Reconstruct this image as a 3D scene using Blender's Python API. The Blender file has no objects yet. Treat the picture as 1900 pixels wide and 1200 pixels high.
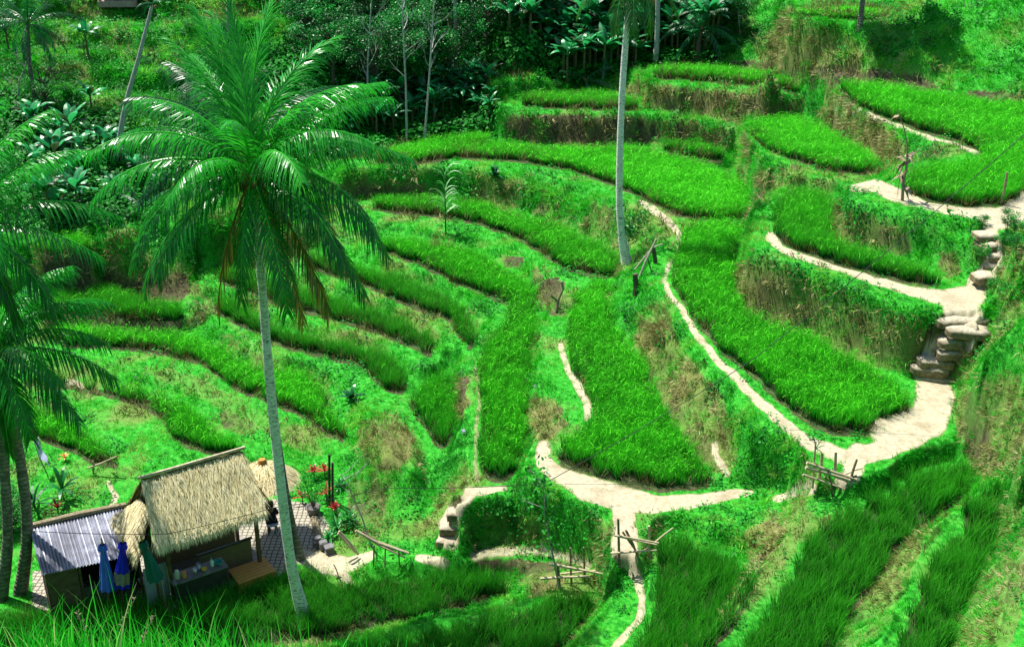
import bpy, bmesh, math, random
import numpy as np
from mathutils import Vector, Matrix
R = math.radians
random.seed(7)
rng = np.random.default_rng(11)

# ------------------------------------------------------------------ camera, sky, sun
scene = bpy.context.scene
col = scene.collection
FPX, PITCH, CX, CY = 2037.0, R(22), 950.0, 600.0
CAMZ = 23.0
cam_d = bpy.data.cameras.new('camera')
cam_d.sensor_width = 36
cam_d.lens = 36 * FPX / 1900
cam_d.clip_end = 2000
cam_d.clip_start = 0.1
cam = bpy.data.objects.new('camera', cam_d)
col.objects.link(cam)
cam.location = (0, 0, CAMZ)
cam.rotation_euler = (R(90) - PITCH, 0, 0)
scene.camera = cam

TOSUN = Vector((-0.36, 0.30, 0.88)).normalized()
world = bpy.data.worlds.new('World')
scene.world = world
world.use_nodes = True
wn = world.node_tree.nodes
wl = world.node_tree.links
bg = wn['Background']
sky = wn.new('ShaderNodeTexSky')
sky.sky_type = 'NISHITA'
sky.sun_disc = False
sky.sun_elevation = math.asin(TOSUN.z)
sky.sun_rotation = math.atan2(TOSUN.x, TOSUN.y)
sky.air_density = 1.0
wl.new(sky.outputs[0], bg.inputs[0])
bg.inputs[1].default_value = 0.10
sd = bpy.data.lights.new('sun', 'SUN')
sd.energy = 5.0
sd.angle = R(0.5)
sd.color = (1.0, 0.96, 0.88)
sun = bpy.data.objects.new('sun', sd)
col.objects.link(sun)
sun.rotation_euler = (-TOSUN).to_track_quat('-Z', 'Y').to_euler()
sun.location = (0, 0, 60)
scene.view_settings.view_transform = 'Standard'
scene.view_settings.look = 'None'
scene.view_settings.exposure = 0.9
scene.view_settings.gamma = 1
scene.render.resolution_x = 1024
scene.render.resolution_y = 646
scene.cycles.max_bounces = 5
scene.cycles.diffuse_bounces = 2
scene.cycles.transmission_bounces = 4
scene.cycles.transparent_max_bounces = 6
scene.cycles.caustics_reflective = False
scene.cycles.caustics_refractive = False

# photo pixel <-> world (H = metres below the camera)
cp, sp = math.cos(PITCH), math.sin(PITCH)
def tand(py): return math.tan(PITCH + math.atan((py - CY) / FPX))
def at(px, py, H):
    Y = H / tand(py)
    zc = Y * cp + H * sp
    return Vector(((px - CX) / FPX * zc, Y, CAMZ - H))
def atD(px, py, Y):
    return at(px, py, Y * tand(py))
def proj(x, y, z):
    H = CAMZ - z
    zc = y * cp + H * sp
    yc = -y * sp + H * cp
    return CX + FPX * x / zc, CY + FPX * yc / zc

# ------------------------------------------------------------------ value noise
_tab = rng.random((256, 256))
def vnoise(x, y, s, seed=0):
    x = x / s + seed * 17.31; y = y / s + seed * 9.73
    xi = np.floor(x).astype(np.int64); yi = np.floor(y).astype(np.int64)
    fx = x - xi; fy = y - yi
    fx = fx * fx * (3 - 2 * fx); fy = fy * fy * (3 - 2 * fy)
    a = _tab[xi & 255, yi & 255]; b = _tab[(xi + 1) & 255, yi & 255]
    c = _tab[xi & 255, (yi + 1) & 255]; d = _tab[(xi + 1) & 255, (yi + 1) & 255]
    return (a * (1 - fx) + b * fx) * (1 - fy) + (c * (1 - fx) + d * fx) * fy - 0.5
def fbm(x, y, s, seed=0, o=3):
    r = 0; a = 1
    for i in range(o):
        r = r + a * vnoise(x, y, s / 2 ** i, seed + i * 3)
        a *= 0.5
    return r
def inpoly(px, py, poly):
    r = np.zeros(px.shape, bool)
    xs = [p[0] for p in poly]; ys = [p[1] for p in poly]
    m = (px >= min(xs)) & (px <= max(xs)) & (py >= min(ys)) & (py <= max(ys))
    if not m.any(): return r
    X = px[m]; Y = py[m]; c = np.zeros(X.shape, bool)
    n = len(poly)
    for i in range(n):
        x1, y1 = poly[i]; x2, y2 = poly[(i + 1) % n]
        if y1 == y2: continue
        c ^= ((y1 > Y) != (y2 > Y)) & (X < (x2 - x1) * (Y - y1) / (y2 - y1) + x1)
    r[m] = c
    return r
def smooth_poly(poly, it=1):
    for _ in range(it):
        q = []
        n = len(poly)
        for i in range(n):
            a = poly[i]; b = poly[(i + 1) % n]
            q.append((a[0] * .75 + b[0] * .25, a[1] * .75 + b[1] * .25))
            q.append((a[0] * .25 + b[0] * .75, a[1] * .25 + b[1] * .75))
        poly = q
    return poly

# ------------------------------------------------------------------ terraces, traced from the photograph at their own heights
PLATES = {
'C': ([(1590,890),(1500,858),(1450,815),(1400,768),(1350,715),(1300,665),(1270,622),(1245,582),(1215,545),(1207,520),(1225,480),(1248,450),(1245,432),(1210,408),(1165,390),(1110,362),(1050,342),(980,325),(900,315),(840,310),(760,312),(680,316),(600,338),(590,328),(680,296),(690,285),(760,265),(920,250),(932,268),(1100,272),(1190,268),(1290,262),(1370,300),(1400,330),(1410,385),(1385,412),(1370,470),(1358,560),(1400,588),(1500,622),(1600,672),(1680,700),(1760,697),(1778,740),(1790,800),(1680,850)], [(1000,500,17.55)]),
'R2': ([(1405,430),(1395,470),(1450,488),(1530,515),(1600,540),(1660,562),(1720,580),(1790,578),(1835,572),(1835,540),(1790,518),(1760,517),(1700,494),(1600,470),(1535,447),(1543,400),(1552,365),(1520,353),(1450,352),(1430,375),(1415,400)], [(1000,500,15.0)]),
'F1': ([(1572,358),(1582,378),(1640,385),(1720,398),(1800,415),(1860,422),(1905,405),(2150,380),(2150,215),(1905,198),(1800,188),(1700,168),(1560,152),(1540,170),(1535,190),(1600,215),(1660,235),(1700,255),(1760,275),(1805,285),(1795,298),(1705,305),(1688,325),(1645,335),(1600,345)], [(1600,215,12.4),(1750,390,13.2)]),
'F2': ([(1500,182),(1300,160),(1190,153),(1138,147),(1190,137),(1210,125),(1340,128),(1400,135),(1500,143)], [(1000,100,13.5)]),
'G': ([(1375,232),(1385,262),(1405,290),(1450,312),(1510,330),(1555,338),(1600,330),(1640,322),(1640,310),(1580,275),(1530,240),(1500,222),(1440,222)], [(1390,235,15.1),(1600,325,14.2)]),
'W': ([(930,200),(928,208),(1050,205),(1200,212),(1300,225),(1370,240),(1378,228),(1300,212),(1200,203),(1190,185),(1135,180),(1130,172),(960,172),(935,185)], [(1000,100,15.4)]),
'V': ([(1205,264),(1218,280),(1270,296),(1330,303),(1358,293),(1345,280),(1260,267)], [(1000,100,17.0)]),
'A': ([(590,368),(680,366),(815,365),(870,372),(960,395),(1050,425),(1110,450),(1140,475),(1150,495),(1145,525),(1125,560),(1140,600),(1165,640),(1195,665),(1200,700),(1225,740),(1250,790),(1290,840),(1335,885),(1390,902),(1460,915),(1465,930),(1380,935),(1290,945),(1215,955),(1190,1000),(1188,1045),(1128,1045),(1128,1010),(1145,960),(1080,932),(1030,908),(1000,885),(985,855),(1005,828),(1050,800),(1048,770),(1015,700),(1010,640),(1030,590),(1060,552),(1085,522),(1050,510),(1000,484),(955,457),(880,428),(820,415),(700,402),(600,396)], [(1000,900,19.5)]),
'B': ([(690,440),(724,440),(795,447),(876,464),(933,498),(977,525),(995,560),(993,600),(985,640),(985,700),(970,740),(978,800),(985,825),(945,892),(935,915),(872,918),(866,900),(868,800),(860,720),(850,680),(862,655),(900,610),(935,585),(900,564),(850,544),(795,514),(735,490),(690,476)], [(930,880,20.35),(800,460,20.0)]),
'S3': ([(560,455),(620,475),(680,492),(741,504),(781,528),(850,553),(880,568),(922,590),(900,608),(875,638),(858,650),(845,640),(828,608),(785,592),(734,572),(687,547),(620,522),(560,500)], [(0,0,20.5)]),
'S4': ([(395,497),(440,492),(560,530),(640,558),(700,575),(760,598),(800,618),(814,660),(800,686),(750,650),(690,632),(640,612),(560,592),(500,570),(430,537),(395,522)], [(0,0,20.9)]),
'S5': ([(380,548),(440,558),(490,592),(560,620),(640,630),(700,646),(745,682),(766,718),(742,750),(700,732),(680,705),(640,688),(560,670),(510,655),(450,620),(400,595),(378,575)], [(0,0,21.3)]),
'Q': ([(748,738),(790,710),(830,682),(848,700),(850,760),(856,800),(832,838),(815,832),(790,800),(765,768)], [(0,0,21.35)]),
'T1': ([(60,520),(180,530),(250,550),(340,567),(350,580),(335,600),(250,606),(150,600),(60,590)], [(0,0,21.3)]),
'S6': ([(100,602),(202,610),(337,618),(404,642),(465,678),(572,688),(603,718),(616,772),(662,800),(652,820),(600,810),(552,785),(498,765),(438,742),(400,712),(360,690),(286,672),(215,662),(100,655)], [(0,0,21.8)]),
'S7': ([(30,690),(135,694),(263,715),(300,730),(354,752),(400,790),(450,822),(455,848),(400,846),(340,838),(303,805),(270,780),(236,760),(168,745),(100,735),(30,720)], [(0,0,22.1)]),
'S8': ([(-60,735),(20,738),(60,748),(120,772),(150,792),(200,830),(275,862),(250,882),(190,872),(120,842),(30,806),(-60,790)], [(0,0,22.35)]),
'T0': ([(60,445),(180,440),(178,462),(140,480),(60,475)], [(0,0,18.9)]),
'yard': ([(20,1150),(60,1142),(230,1116),(380,1108),(500,1080),(560,1058),(640,1060),(680,1040),(665,1000),(600,950),(590,905),(500,885),(400,900),(230,930),(50,965),(20,1000)], [(0,0,22.6)]),
'D1': ([(-200,1160),(60,1150),(230,1124),(380,1115),(500,1090),(565,1068),(640,1085),(700,1068),(800,1078),(900,1075),(948,1075),(950,1100),(900,1125),(820,1142),(700,1168),(560,1190),(300,1230),(-200,1260)], [(0,0,22.75)]),
'D2': ([(640,1195),(700,1180),(820,1152),(900,1137),(960,1117),(1000,1095),(1040,1090),(1105,1088),(1125,1110),(1110,1155),(1050,1200),(1000,1300),(800,1400),(500,1400),(400,1250)], [(0,0,21.6)]),
'K': ([(1215,985),(1250,982),(1290,1000),(1380,1035),(1402,1065),(1398,1100),(1330,1195),(1290,1260),(1230,1400),(1060,1400),(1120,1250),(1155,1200),(1200,1140),(1215,1080),(1212,1020)], [(0,0,19.95)]),
'KP': ([(1130,1055),(1185,1055),(1205,1090),(1192,1140),(1140,1210),(1050,1400),(950,1400),(1040,1230),(1110,1165),(1140,1110),(1150,1080)], [(0,0,20.2)]),
'M': ([(1560,928),(1610,915),(1680,878),(1780,842),(1800,870),(1812,905),(1790,930),(1740,957),(1690,1005),(1640,1065),(1580,1145),(1550,1200),(1500,1300),(1400,1500),(1120,1500),(1210,1300),(1285,1200),(1340,1150),(1400,1085),(1435,1030),(1470,970),(1498,935),(1530,912)], [(0,0,18.15)]),
'O': ([(1860,903),(1800,930),(1750,962),(1715,1010),(1690,1060),(1665,1130),(1635,1200),(1580,1300),(1530,1450),(1680,1450),(1740,1250),(1775,1170),(1800,1100),(1830,1030),(1860,960),(1885,920)], [(0,0,16.9)]),
'P': ([(1925,930),(1895,990),(1880,1060),(1862,1120),(1850,1200),(1900,1450),(2300,1450),(2300,930)], [(0,0,15.2)]),
'U': ([(1445,20),(1470,36),(1580,42),(1645,44),(1665,12),(1640,4),(1480,8)], [(0,0,8.8)]),
'H1': ([(915,132),(1010,132),(1022,146),(920,146)], [(0,0,13.9)]),
'H2': ([(905,156),(1025,154),(1030,166),(905,168)], [(0,0,14.9)]),
}
LINES = [  # control lines (px, py, H): banks, ridges, valley floor, hillside
 [(1700,692,17.4),(1740,640,16.5),(1800,603,15.4),(1812,580,15.05)], [(1800,545,15.0),(1842,500,14.5),(1838,432,13.35)],
 [(1775,728,16.6),(1840,662,14.6),(1900,612,13.4),(2100,520,11.0)], [(1770,775,17.5),(1815,880,17.7),(1868,895,16.8)],
 [(1900,450,12.9),(1872,560,14.6),(1845,600,15.6)], [(1900,760,14.2),(1890,840,14.6)], [(2150,700,11),(2300,850,11)],
 [(1700,-8,7.3),(1900,-8,6.9),(2200,-8,6.5)], [(1340,112,12.6),(1400,60,10.0),(1440,25,8.9)], [(1450,6,8.5),(1560,0,8.4),(1650,0,8.2)], [(1380,0,8.9),(1300,20,10.5)], [(1690,40,8.7),(1720,100,10.2)], [(1600,100,10.6),(1500,90,10.7)],
 [(1345,128,13.1),(1500,143,12.3),(1560,150,12.3),(1700,166,11.8),(1800,184,11.7),(1905,196,11.6)],
 [(1352,122,12.3),(1500,135,11.6),(1560,140,11.5),(1700,152,11.0),(1790,172,11.0),(1905,184,10.9)],
 [(0,610,21.4),(0,560,21.0)], [(-300,600,21),(-300,430,18)], [(-100,430,18.6),(60,436,18.7),(180,425,18.4)], [(-100,500,19.6),(60,500,19.6),(120,500,19.8)], [(190,440,18.4),(270,445,18.7),(350,455,19.3)], [(200,405,17.7),(380,400,17.9),(550,358,18.0),(575,350,18.0)],
 [(-200,300,16.8),(0,300,16.8),(200,300,16.8),(400,300,17.0),(560,290,17.4)], [(-200,200,14.6),(0,200,14.6),(250,200,14.6),(400,200,15.0),(560,200,15.2)],
 [(-200,100,12),(0,100,12),(250,100,12),(420,100,12.3)], [(-200,0,9.2),(0,0,9.2),(300,0,9.2),(500,0,9.5)],
 [(620,275,17.9),(700,262,17.9),(800,246,17.7),(900,215,16.9)], [(905,180,15.8),(1020,178,15.8)], [(960,60,11.4),(960,90,12.2)], [(650,120,13.4),(760,110,13.2)], [(650,0,9.6),(900,0,9.6),(1100,0,9.7),(1300,0,9.5)],
 [(1050,130,14.3),(1130,140,14.4),(1200,118,13.6),(1300,105,13.1)], [(1050,60,11.8),(1300,50,11.5)],
 [(860,1035,22.1),(920,1025,22.0),(1000,1022,22.0),(1060,1040,21.7),(1100,1045,21.2)], [(880,1015,22.1),(960,1008,21.9),(1040,1020,21.6),(1070,1030,21.4)],
 [(700,1045,22.5),(760,1040,22.4),(820,1030,22.2)],
 [(872,922,20.35),(845,945,20.9),(835,985,21.6),(838,1015,22.1)],
 [(690,770,20.9),(700,800,20.8),(720,850,20.9),(760,870,21.2)], [(660,890,22.3),(690,960,22.4),(720,1000,22.4)], [(790,860,21.6),(800,930,22.1),(760,1000,22.4)],
 [(640,900,22.2),(640,1000,22.5)],
 [(1165,490,18.9),(1150,540,19.0),(1160,575,19.0),(1205,560,18.4)], [(1175,520,18.5),(1200,500,18.0)],
 [(1330,830,19.2),(1352,880,19.3)], [(1470,925,19.2),(1500,920,18.6)],
 [(1290,965,19.6),(1380,960,19.4),(1440,950,19.1)],
 [(385,600,21.7),(300,625,21.75)], [(-100,880,22.5),(-100,980,22.6)],
 [(210,690,21.9),(320,700,21.9),(420,760,21.95)],
 [(0,640,21.8),(0,670,21.9)], [(350,470,20.6),(372,520,20.9),(365,560,21.2)], [(400,455,19.5),(500,430,19.3),(570,415,19.3)], [(250,395,17.6),(450,380,18.4),(570,372,19.2)], [(590,410,19.6),(500,440,19.9)], [(820,330,18.6),(760,352,19.3)],
]
NEAR = [(-30,0),( -1.7,0)]
NS, NY = 1150, 960
S0 = 0.80
ymin, ymax = 17.0, 150.0
sv = np.linspace(-S0, S0, NS)
yv = ymin * (ymax / ymin) ** (np.linspace(0, 1, NY))
GY, GS = np.meshgrid(yv, sv, indexing='ij')
GX = GS * GY
LSTEP = math.log(ymax / ymin) / (NY - 1)
Z = np.full(GX.shape, np.nan)
def plane_of(ctrl):
    P = [at(*c) for c in ctrl]
    if len(P) == 1: return 0.0, P[0].z
    b = (P[1].z - P[0].z) / (P[1].y - P[0].y)
    return b, P[0].z - b * P[0].y
wx = fbm(GX, GY, 1.6, 5, 3); wy = fbm(GX, GY, 1.6, 9, 3)
for name, (poly, ctrl) in PLATES.items():
    b, a = plane_of(ctrl)
    zp = a + b * GY
    px, py = proj(GX + wx * .22, GY + wy * .35, zp)
    m = inpoly(px, py, smooth_poly(poly, 1))
    Z[m] = zp[m]
def cell(x, y):
    return math.log(y / ymin) / LSTEP, (x / y + S0) / (2 * S0) * (NS - 1)
for ln in LINES:
    for a, b in zip(ln[:-1], ln[1:]):
        A = at(*a); B = at(*b); n = int((B - A).length / .06) + 2
        for t in np.linspace(0, 1, n):
            p = A.lerp(B, t); i, j = cell(p.x, p.y)
            i = int(round(i)); j = int(round(j))
            if 1 <= i < NY - 1 and 1 <= j < NS - 1:
                sub = Z[i - 1:i + 2, j - 1:j + 2]
                sub[np.isnan(sub)] = p.z
# far rim: the hillside keeps rising past the top of the frame; near rim: the slope under the camera
Z[-1, :] = CAMZ + 14 + 6 * np.sin(sv * 6)
nearz = CAMZ - 19.0 + 1.5 * np.clip(sv * 4, -1, 3)
Z[0, :] = nearz
def hfill(Zk):
    if Zk.shape[0] > 24 and Zk.shape[1] > 24:
        h, w = (Zk.shape[0] + 1) // 2, (Zk.shape[1] + 1) // 2
        pad = np.full((h * 2, w * 2), np.nan); pad[:Zk.shape[0], :Zk.shape[1]] = Zk
        blk = pad.reshape(h, 2, w, 2).transpose(0, 2, 1, 3).reshape(h, w, 4)
        k = ~np.isnan(blk); cnt = k.sum(2)
        cz = np.where(cnt > 0, np.where(k, blk, 0).sum(2) / np.maximum(cnt, 1), np.nan)
        cf = hfill(cz)
        up = np.repeat(np.repeat(cf, 2, 0), 2, 1)[:Zk.shape[0], :Zk.shape[1]]
        its = 30
    else:
        up = np.full(Zk.shape, np.nanmean(Zk)); its = 600
    fix = ~np.isnan(Zk)
    cur = np.where(fix, Zk, up)
    for _ in range(its):
        p = np.pad(cur, 1, mode='edge')
        cur = np.where(fix, Zk, (p[:-2, 1:-1] + p[2:, 1:-1] + p[1:-1, :-2] + p[1:-1, 2:]) * .25)
    return cur
plate_mask = ~np.isnan(Z)
Z = hfill(Z)
# cut the risers steep: flat shoulder on top, short near-vertical drop
hi = np.where(plate_mask, Z, -1e6); lo = np.where(plate_mask, Z, 1e6)
for _ in range(13):
    p = np.pad(hi, 1, constant_values=-1e6); hi = np.maximum(hi, np.maximum(np.maximum(p[:-2, 1:-1], p[2:, 1:-1]), np.maximum(p[1:-1, :-2], p[1:-1, 2:])))
    p = np.pad(lo, 1, constant_values=1e6); lo = np.minimum(lo, np.minimum(np.minimum(p[:-2, 1:-1], p[2:, 1:-1]), np.minimum(p[1:-1, :-2], p[1:-1, 2:])))
ok = (~plate_mask) & (hi > -1e5) & (lo < 1e5) & (hi - lo > .15) & (hi - lo < 4)
f = np.clip((Z - lo) / np.maximum(hi - lo, .1), 0, 1)
q = np.clip((f - .16) / .42, 0, 1); q = q * q * (3 - 2 * q)
Zs = np.where(ok & (Z <= hi) & (Z >= lo), lo + (hi - lo) * q, Z)
Z = Z * .15 + Zs * .85
# the overgrown hillside at the upper left keeps its old terraces
hx, hy = proj(GX, GY, Z)
wild0 = np.clip((600 - hx) / 60, 0, 1) * np.clip((425 - hy) / 30, 0, 1) * (~plate_mask)
zn = Z + fbm(GX, GY, 9, 15, 2) * 1.2
fr = zn / 1.5 - np.floor(zn / 1.5); q = np.clip((fr - .62) / .38, 0, 1); q = q * q * (3 - 2 * q)
Z = Z + wild0 * ((np.floor(zn / 1.5) + q) * 1.5 - zn + .2) * .9
for _ in range(3):
    p = np.pad(Z, 1, mode='edge')
    Z = (p[:-2, 1:-1] + p[2:, 1:-1] + p[1:-1, :-2] + p[1:-1, 2:] + 2 * p[1:-1, 1:-1]) / 6
def slope_of(Z):
    dy = np.gradient(Z, axis=0) / np.gradient(GY, axis=0)
    dxs = np.gradient(Z, axis=1) / (GY * (sv[1] - sv[0]))
    dy = dy - dxs * GS
    return dxs, dy
dzx, dzy = slope_of(Z)
SL = np.hypot(dzx, dzy)
rough = np.clip(SL * 1.2, 0.08, 1)
for _ in range(6):
    p = np.pad(rough, 1, mode='edge')
    rough = (p[:-2, 1:-1] + p[2:, 1:-1] + p[1:-1, :-2] + p[1:-1, 2:] + p[1:-1, 1:-1]) / 5
Z = Z + rough * (fbm(GX, GY, 1.5, 21, 4) * .50 + fbm(GX * 1.0, GY * 1.0, .35, 31, 2) * .10)
dzx, dzy = slope_of(Z)
SL = np.hypot(dzx, dzy)
VPX, VPY = proj(GX, GY, Z)
def groundz(x, y):
    i, j = cell(x, y)
    i = min(max(i, 0), NY - 1.001); j = min(max(j, 0), NS - 1.001)
    a, b = int(i), int(j); fi, fj = i - a, j - b
    return float((Z[a, b] * (1 - fj) + Z[a, b + 1] * fj) * (1 - fi) + (Z[a + 1, b] * (1 - fj) + Z[a + 1, b + 1] * fj) * fi)
def drape(px, py):
    """first point of the terrain that photo pixel looks at"""
    dx = (px - CX) / FPX; dyc = (py - CY) / FPX
    d = Vector((dx, cp - dyc * sp, -sp - dyc * cp)); d /= d.y
    y = ymin * 1.02
    while y < ymax * .99:
        z = CAMZ + d.z * y
        if z < groundz(d.x * y, y):
            lo, hi = y - y * .004, y
            for _ in range(12):
                mid = (lo + hi) / 2
                if CAMZ + d.z * mid < groundz(d.x * mid, mid): hi = mid
                else: lo = mid
            return Vector((d.x * hi, hi, groundz(d.x * hi, hi)))
        y *= 1.004
    return Vector((d.x * 100, 100, groundz(d.x * 100, 100)))
# ------------------------------------------------------------------ ground cover classes
def pathdist(pts):
    """signed fraction of the path half-width, 1 at centre, 0 at the edge"""
    best = np.full(VPX.shape, -9.0)
    X = VPX + wpx * .35; Y = VPY + wpy * .35
    for (x1, y1, w1), (x2, y2, w2) in zip(pts[:-1], pts[1:]):
        r = max(w1, w2) * 1.6
        m = (X > min(x1, x2) - r) & (X < max(x1, x2) + r) & (Y > min(y1, y2) - r) & (Y < max(y1, y2) + r)
        if not m.any(): continue
        L = (x2 - x1) ** 2 + (y2 - y1) ** 2 + 1e-6
        t = np.clip(((X[m] - x1) * (x2 - x1) + (Y[m] - y1) * (y2 - y1)) / L, 0, 1)
        d = np.hypot(X[m] - x1 - t * (x2 - x1), (Y[m] - y1 - t * (y2 - y1)))
        best[m] = np.maximum(best[m], 1 - d / (w1 + (w2 - w1) * t))
    return best
pixm = np.hypot(GY, CAMZ - Z) / FPX              # metres per photo pixel
wpx = fbm(GX, GY, .7, 41, 3) * .35 / pixm
wpy = fbm(GX, GY, .7, 47, 3) * .22 / pixm
PATHS = [  # (px, py, half width px)
 ([(1720,700,26),(1735,740,42),(1725,780,38),(1650,832,22),(1570,850,18),(1500,822,14),(1440,776,11),(1390,726,9),(1335,672,8),(1292,622,7),(1272,582,6),(1245,548,5),(1232,522,5)], 1.0),
 ([(1590,845,26),(1580,880,20),(1560,895,14)], 1.0), ([(1640,800,30),(1700,790,40)], .9),
 ([(1232,522,6),(1240,495,5),(1262,462,6),(1262,435,7),(1232,402,9),(1190,376,8)], .62),
 ([(1190,376,6),(1130,346,5),(1060,326,4)], .15),
 ([(1432,440,12),(1450,462,8),(1500,482,7),(1560,500,6),(1620,520,8),(1690,540,10),(1750,552,17),(1805,552,26),(1815,520,20),(1842,490,16)], 1.0),
 ([(1582,350,6),(1625,345,14),(1660,362,16),(1720,382,9),(1790,395,11),(1850,402,18),(1905,390,30)], 1.0), ([(1860,405,24),(1905,372,22)], .9),
 ([(1545,186,2.5),(1600,206,3.5),(1660,232,4),(1720,255,3.5),(1780,270,3),(1815,284,5)], .9),
 ([(1008,828,14),(1010,855,16),(1035,880,18),(1090,905,26),(1150,925,26),(1215,935,20),(1290,930,14),(1370,915,9),(1395,913,5)], 1.0),
 ([(1440,924,8),(1480,916,8),(1505,905,10)], .9),
 ([(1155,940,24),(1160,975,24),(1158,1010,30),(1160,1030,26)], 1.0),
 ([(1170,1050,14),(1185,1080,10),(1196,1110,8),(1190,1150,8),(1150,1190,8),(1110,1230,8)], .8),
 ([(1040,640,5),(1050,680,7),(1075,720,8),(1090,750,9),(1088,775,6)], .85),
 ([(880,680,4),(890,730,5),(885,790,5),(882,850,5),(885,890,6)], .36),
 ([(872,912,10),(900,910,9),(935,906,6)], 1.0), ([(880,912,8),(845,945,14),(832,975,18),(835,1005,16)], .95),
 ([(1325,825,8),(1330,850,8),(1350,880,8)], .6),
 ([(560,1030,16),(600,1045,24),(650,1045,16),(690,1030,10)], .9), ([(600,1045,12),(640,1068,10),(650,1080,6)], .8), ([(780,1035,10),(820,1042,14)], .7),
 ([(880,1030,12),(920,1022,12),(1000,1022,10),(1060,1036,12),(1090,1048,12)], .45),
 ([(205,895,5),(215,920,7),(210,940,8)], .6),
 ([(1510,940,16),(1480,1000,22),(1440,1070,22),(1390,1130,20),(1320,1190,18)], .12),
 ([(1735,700,30),(1740,665,34),(1775,630,36),(1795,600,36),(1785,575,40)], 1.0), ([(1836,425,20),(1842,460,18),(1846,490,22)], 1.0),
 ([(128,708,8),(150,715,6)], .7), ([(425,600,8),(470,640,5)], .2),
 ([(300,690,8),(420,720,7),(500,760,9),(560,800,10)], .1),
]
PATH = np.zeros(Z.shape)
for pts, s in PATHS:
    d = pathdist(pts)
    PATH = np.maximum(PATH, np.clip(d * 2.6, 0, 1) * s)
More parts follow.
